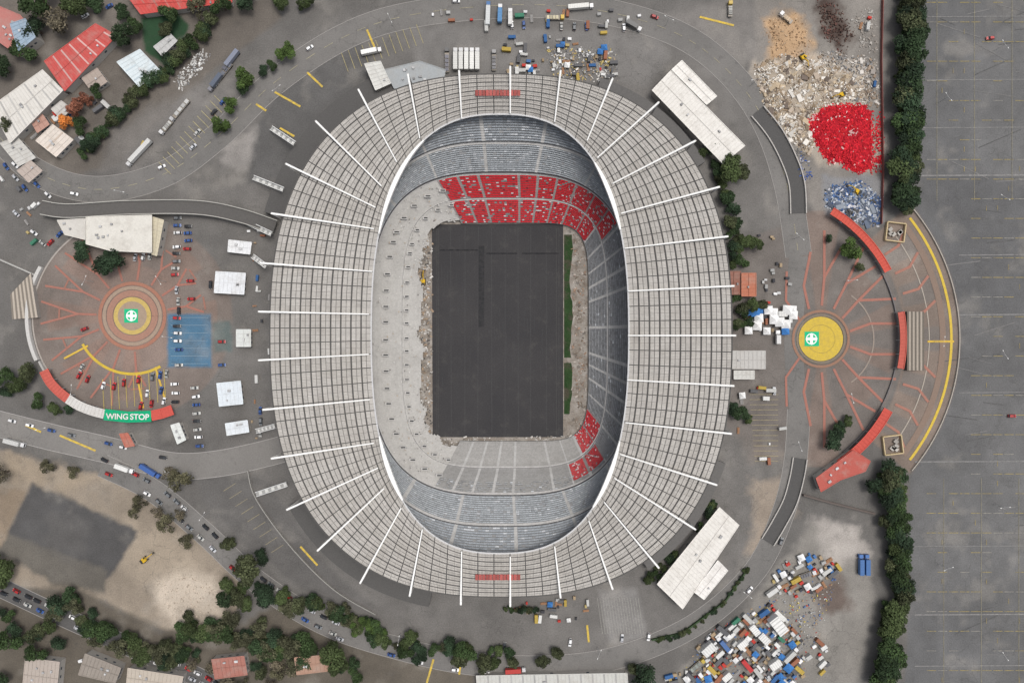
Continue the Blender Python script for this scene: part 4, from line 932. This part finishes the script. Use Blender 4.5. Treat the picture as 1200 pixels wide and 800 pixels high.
for c,n,w in (((0.3,0.29,0.28),'grey steel',2),((0.3,0.17,0.1),'rusty steel',2)):
    KINDS+=[('pipe_bundle',bundle_mesh(c),f'{n} pipe bundle lying on the ground','building materials',2.2)]*w
def thing(px,py,deg,sel=None,s=1):
    k=random.choice([q for q in KINDS if sel is None or q[0]==sel])
    if sel and s>1.25: k=[q for q in KINDS if q[0]==sel][0]
    for q in placed:
        if (q[0]-px)**2+(q[1]-py)**2<(q[2]+k[4]*s)**2: return False
    placed.append((px,py,k[4]*s)); o=bpy.data.objects.new(k[0],k[1]); COL.objects.link(o); o.location=W(px,py,.25); o.rotation_euler=(0,0,math.radians(deg)); o.scale=(s,s,s); tag(o,k[2],k[3],'work yard clutter'); return True
def scatter(poly,n,ang,sel=None,s=(.6,.95),j=8):
    xs_=[p[0] for p in poly]; ys_=[p[1] for p in poly]; k=0
    for _ in range(n*8):
        if k>=n:break
        x=random.uniform(min(xs_),max(xs_)); y=random.uniform(min(ys_),max(ys_))
        if inpoly(poly,x,y) and thing(x,y,ang+random.choice((0,90))+random.uniform(-j,j),sel,random.uniform(*s)): k+=1
for x,y,a,s in ((828,757,42,2.0),(908,728,-52,2.6),(893,745,-45,1.7),(868,752,40,1.5),(906,775,35,1.7),(915,368,0,1.3),(882,735,-50,1.6),(850,790,42,1.4)): thing(x,y,a,'storage_container',s)
scatter([(590,45),(640,42),(640,88),(592,88)],28,0); scatter([(640,42),(725,55),(722,95),(645,90)],42,0,None,(.5,.85)); scatter([(500,8),(760,14),(755,42),(510,30)],24,0)
scatter([(840,735),(905,705),(950,765),(930,800),(800,800),(815,760)],190,44,None,(.6,1.1)); scatter([(920,655),(950,645),(985,660),(965,690),(930,700),(895,690)],56,30,None,(.6,1.0))
scatter([(780,790),(835,780),(830,800),(780,800)],12,10); scatter([(935,750),(975,750),(975,790),(940,795)],10,40)
scatter([(868,364),(930,362),(928,392),(872,390)],16,0,'canopy_tent',(.9,1.3),4); scatter([(870,365),(930,362),(928,392),(872,390)],14,0,None,(.6,.9)); scatter([(890,330),(912,305),(930,330),(900,355)],14,0,'material_stack'); scatter([(860,445),(905,455),(900,475),(862,470)],7,0)
scatter([(590,705),(690,698),(690,730),(600,722)],24,0,None,(.5,.85)); scatter([(880,260),(925,270),(920,300),(880,300)],3,0,None,(.5,.8)); scatter([(860,490),(915,490),(925,545),(880,548)],5,0,None,(.4,.8))
scatter([(-5,70),(140,110),(100,190),(10,200)],18,40); scatter([(0,200),(60,240),(50,290),(0,290)],10,40,None,(.5,.9)); scatter([(30,760),(220,780),(220,800),(30,800)],8,20)
scatter([(1005,20),(1030,20),(1030,100),(1010,100)],4,80,None,(.5,.8)); scatter([(290,230),(318,260),(315,530),(290,520)],18,0,None,(.4,.7))
# ---------------------------------------------------------------- street lamps
def lamp_proto():
    a=MB(); a.cyl(0,0,0,9,.14,.08,(0.4,0.4,0.4),8); b=MB(); b.beam((0,0,8.9),(2.4,0,9.3),.1,.1,(0.4,0.4,0.4)); b.beam((0,0,8.9),(-2.4,0,9.3),.1,.1,(0.4,0.4,0.4)); c=MB(); c.box((2.6,0,9.3),(.9,.35,.18),(0.7,0.7,0.68),0,.9); c2=MB(); c2.box((-2.6,0,9.3),(.9,.35,.18),(0.7,0.7,0.68),0,.9)
    return [('pole',a.mesh('pole',M_obj)),('arm',b.mesh('arm',M_obj)),('lamp_head',c.mesh('head',M_obj)),('lamp_head',c2.mesh('head',M_obj))]
LP=lamp_proto()
for x,y in ((1165,60),(1165,235),(1165,415),(1165,590),(1165,760),(1100,120),(1100,660),(95,455),(110,330),(195,330),(990,330),(990,465),(460,30),(330,110),(245,600),(470,742),(700,758),(870,690),(930,280),(930,520),(780,30),(150,228),(60,500),(880,100),(205,395),(1095,400)):
    E=empty('street_lamp',W(x,y,.1)); E.rotation_euler=(0,0,random.random()*3); tag(E,'tall double armed grey street lamp','street lamp','street lamps around the grounds')
    for n,m in LP: o=bpy.data.objects.new(n,m); COL.objects.link(o); o.parent=E
# ---------------------------------------------------------------- trees
def tree_proto(seed,col,dense=1.0):
    r=random.Random(seed); mb=MB()
    cl=[(0,0,1.25,.6)]
    for k in range(9):
        a=r.uniform(0,6.28); d=r.uniform(.35,.8); cl.append((d*math.cos(a),d*math.sin(a),r.uniform(.75,1.35),r.uniform(.26,.46)))
    for (cx,cy,cz,cr) in cl:
        lum=r.uniform(.65,1.35)
        for i in range(int(150*cr/.35*dense)):
            th=r.uniform(0,6.28); ph=math.acos(r.uniform(-.5,1)); rad=cr*(r.random()**.4)*r.uniform(.85,1.15)
            p=Vector((cx+rad*math.sin(ph)*math.cos(th),cy+rad*math.sin(ph)*math.sin(th),cz+rad*math.cos(ph)*.8))
            n=Vector((r.gauss(0,.6),r.gauss(0,.6),1)).normalized(); u=n.orthogonal().normalized(); u=Matrix.Rotation(r.uniform(0,6.28),3,n)@u; v=n.cross(u); s=r.uniform(.035,.085)
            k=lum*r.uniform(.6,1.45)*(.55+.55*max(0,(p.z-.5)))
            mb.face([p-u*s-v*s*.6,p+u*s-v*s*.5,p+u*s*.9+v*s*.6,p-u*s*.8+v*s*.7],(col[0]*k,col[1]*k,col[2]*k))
    crown=mb.mesh('crown',M_leaf)
    tb=MB(); tb.cyl(0,0,0,.75,.07,.045,(0.1,0.08,0.06),8)
    for (cx,cy,cz,cr) in cl[1:]: tb.beam((0,0,.6),(cx*.85,cy*.85,cz-.1),.035,.035,(0.09,0.07,0.055),.015)
    return crown,tb.mesh('trunk',M_bark)
GR=(0.030,0.050,0.018)
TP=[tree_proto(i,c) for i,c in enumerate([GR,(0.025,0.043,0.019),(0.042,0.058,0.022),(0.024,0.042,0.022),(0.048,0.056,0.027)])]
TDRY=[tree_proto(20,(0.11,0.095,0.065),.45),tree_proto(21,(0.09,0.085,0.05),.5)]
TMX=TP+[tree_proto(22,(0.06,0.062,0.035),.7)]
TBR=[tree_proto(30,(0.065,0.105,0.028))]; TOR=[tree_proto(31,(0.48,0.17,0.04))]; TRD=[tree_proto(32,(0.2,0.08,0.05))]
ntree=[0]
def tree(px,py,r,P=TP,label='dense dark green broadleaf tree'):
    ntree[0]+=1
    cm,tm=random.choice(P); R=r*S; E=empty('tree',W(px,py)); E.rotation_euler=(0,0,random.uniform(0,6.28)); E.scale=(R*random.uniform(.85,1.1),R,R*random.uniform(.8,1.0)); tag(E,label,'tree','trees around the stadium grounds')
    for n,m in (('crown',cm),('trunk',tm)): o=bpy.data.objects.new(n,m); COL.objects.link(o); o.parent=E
def tpts(pts,n,spread,r):
    q=catmull(pts,10); out=[]
    for i in range(n):
        t=(i+random.random())/n*(len(q)-1); k=min(int(t),len(q)-2); f=t-k
        out.append((lerp(q[k][0],q[k+1][0],f)+random.uniform(-spread,spread),lerp(q[k][1],q[k+1][1],f)+random.uniform(-spread,spread),random.uniform(*r)))
    return out
def tline(pts,n,spread,r,P=TP,label='dense dark green broadleaf tree'):
    for x,y,rr in tpts(pts,n,spread,r): tree(x,y,rr,P,label)
cache={}
def tstuff(pl,P,name,label,cat):
    """many small crowns merged to one mass"""
    V=[];C=[]
    for x,y,r in pl:
        cm=random.choice(P)[0]
        if cm.name not in cache:
            a=np.zeros(len(cm.vertices)*3,dtype=np.float32); cm.vertices.foreach_get('co',a)
            b=np.zeros(len(cm.loops)*4,dtype=np.float32); cm.color_attributes['Col'].data.foreach_get('color',b); cache[cm.name]=(a.reshape(-1,3),b.reshape(-1,4))
        a,b=cache[cm.name]; R=r*S; th=random.uniform(0,6.28); c_,s_=math.cos(th),math.sin(th); w=W(x,y)
        V.append(np.stack([(a[:,0]*c_-a[:,1]*s_)*R+w.x,(a[:,0]*s_+a[:,1]*c_)*R+w.y,(a[:,2]-.25)*R],-1)); k=random.uniform(.75,1.3); b=b.copy(); b[:,:3]*=k; C.append(b)
    V=np.concatenate(V); C=np.concatenate(C); me=npmesh(name,V,np.arange(len(V)).reshape(-1,4))
    at=me.color_attributes.new('Col','FLOAT_COLOR','CORNER'); at.data.foreach_set('color',C.astype(np.float32).ravel()); me.materials.append(M_leaf)
    o=bpy.data.objects.new(name,me); COL.objects.link(o); tag(o,label,cat,kind='stuff')
tline([(1063,-5),(1058,80),(1056,160),(1052,240)],26,6,(12,18)); tline([(1040,552),(1046,600),(1048,680),(1038,740),(1030,800)],26,6,(12,17))
tstuff(tpts([(1063,-5),(1058,80),(1058,160),(1054,238)],34,11,(7,12))+tpts([(1040,552),(1048,680),(1035,800)],34,11,(7,12)),TP,'undergrowth','dark green bushes filling the tree belt','bushes')
for x,y,r in ((262,150,11),(275,126,10),(291,98,12),(288,108,9),(312,85,7),(322,80,7),(340,66,12)): tree(x,y,r,TBR if r>9 else TP,'round bright green tree beside ring road')
tstuff(tpts([(100,182),(140,140),(180,100),(215,68),(250,30)],36,4,(6,10)),TP,'hedge','long dark green hedge beside the truck yard','hedge')
for x,y,r in ((60,10,22),(78,30,18),(95,15,16),(50,40,14),(120,10,12),(150,45,16),(35,65,14),(200,40,10),(205,22,12),(235,15,14),(265,12,12),(12,85,14),(150,20,11),(290,5,13),(330,5,12),(360,8,10),(165,35,10),(15,150,10),(100,150,10),(118,110,9)): tree(x,y,r,TP if random.random()<.7 else TDRY,'broadleaf tree among the buildings')
tree(82,146,10,TOR,'bright orange flowering tree'); tree(95,130,11,TRD,'reddish brown leafy tree among houses'); tree(105,118,8,TRD,'reddish brown leafy tree among houses')
for x,y,r in ((105,295,13),(140,312,17),(132,305,12),(15,440,12),(38,435,12),(28,452,12),(50,470,9),(70,478,8),(85,478,6),(12,460,8)): tree(x,y,r)
for x,y,r in ((10,552,12),(60,545,10),(90,550,9),(168,588,10),(200,612,13),(222,630,10),(215,560,16),(203,552,10),(160,600,8),(215,600,8),(190,597,9)): tree(x,y,r,TDRY,'sparse dry brownish tree')
for x,y,r in ((14,668,18),(6,655,12),(300,660,19),(312,648,10),(272,635,10),(45,740,10),(20,745,14),(50,760,12),(8,790,12)): tree(x,y,r)
tline([(70,700),(120,730),(180,760),(230,765)],24,13,(8,14),TMX); tline([(240,715),(290,735),(330,745),(360,770)],22,22,(8,15),TMX); tline([(270,690),(330,700),(390,715),(450,745),(520,760),(600,768)],38,10,(7,13),TMX)
tstuff(tpts([(70,700),(120,730),(180,760),(230,765)],16,15,(4,8))+tpts([(240,715),(290,735),(330,745),(360,770)],16,22,(4,8))+tpts([(270,690),(330,700),(390,715),(450,745),(520,760),(600,768)],30,11,(4,8)),TMX,'undergrowth','mixed green bushes between the park trees','bushes')
tline([(0,715),(40,730),(70,745)],7,10,(7,12),TMX); tline([(230,780),(300,790),(340,775)],8,12,(8,12),TDRY,'sparse dry brownish tree'); tline([(600,770),(660,765)],3,4,(7,10)); tree(755,787,16); tree(398,762,19); tree(740,780,8)
tline([(195,755),(230,735),(260,740)],6,10,(10,15)); tline([(420,728),(455,738)],4,6,(7,10),TBR,'bright green tree by avenue'); tline([(300,770),(360,760),(430,780)],9,14,(7,12),TMX)
for x,y,r in ((850,200,16),(862,205,12),(835,175,10),(822,180,8),(870,285,10),(882,286,10),(860,290,9),(848,235,10),(852,262,9),(880,358,9),(868,362,9),(890,358,7),(862,378,7),(866,482,11),(858,478,8),(875,490,6),(840,150,6),(845,215,8),(858,300,6)): tree(x,y,r)
tstuff(tpts([(838,190),(852,230),(860,275),(862,310)],16,5,(5,9))+tpts([(862,350),(872,372),(862,385)],6,5,(5,8))+tpts([(768,748),(800,740),(845,705),(875,665)],22,1.5,(3,4.5)),TP,'undergrowth','low dark green shrubs along the stadium lane','bushes')
for x,y,r in ((990,293,13),(970,280,5),(1005,313,6),(969,513,13),(978,503,8),(990,492,7),(983,497,6)): tree(x,y,r,TBR if (x,y)==(990,293) else TP,'round green tree on the plaza')
tline([(795,645),(775,665),(758,674)],8,5,(6,10)); tline([(812,634),(826,605),(832,585)],7,3,(5,8)); tline([(1020,565),(1030,575)],3,5,(9,13))
for i in range(6): tree(592+i*7,712,random.uniform(3,6))
# ---------------------------------------------------------------- light, sky, camera
w=bpy.data.worlds.new('World'); scene.world=w; w.use_nodes=True; nt=w.node_tree; bg=nt.nodes['Background']
el=math.radians(72); az=math.radians(60)
sky=nt.nodes.new('ShaderNodeTexSky'); sky.sky_type='NISHITA'; sky.sun_disc=False; sky.sun_elevation=el; sky.sun_rotation=az; sky.air_density=1.0; sky.dust_density=5
hs=nt.nodes.new('ShaderNodeHueSaturation'); hs.inputs['Saturation'].default_value=0.35; nt.links.new(sky.outputs[0],hs.inputs['Color'])
nt.links.new(hs.outputs[0],bg.inputs[0]); bg.inputs[1].default_value=0.15
sd=bpy.data.lights.new('sun','SUN'); sd.energy=1.3; sd.angle=math.radians(22); sd.color=(1,.95,.89); so=bpy.data.objects.new('sun',sd); COL.objects.link(so)
d=Vector((math.sin(az)*math.cos(el),math.cos(az)*math.cos(el),math.sin(el))); so.rotation_euler=d.to_track_quat('Z','Y').to_euler()
cd=bpy.data.cameras.new('camera'); cd.sensor_width=36; cd.lens=24; cd.clip_end=20000; co_=bpy.data.objects.new('camera',cd); COL.objects.link(co_); co_.location=(0,0,H); scene.camera=co_
scene.view_settings.view_transform='Standard'; scene.view_settings.look='None'; scene.view_settings.exposure=0
print('cars',len(cars),'things',len(placed),'blocks',len(blocks),'trees',ntree[0])
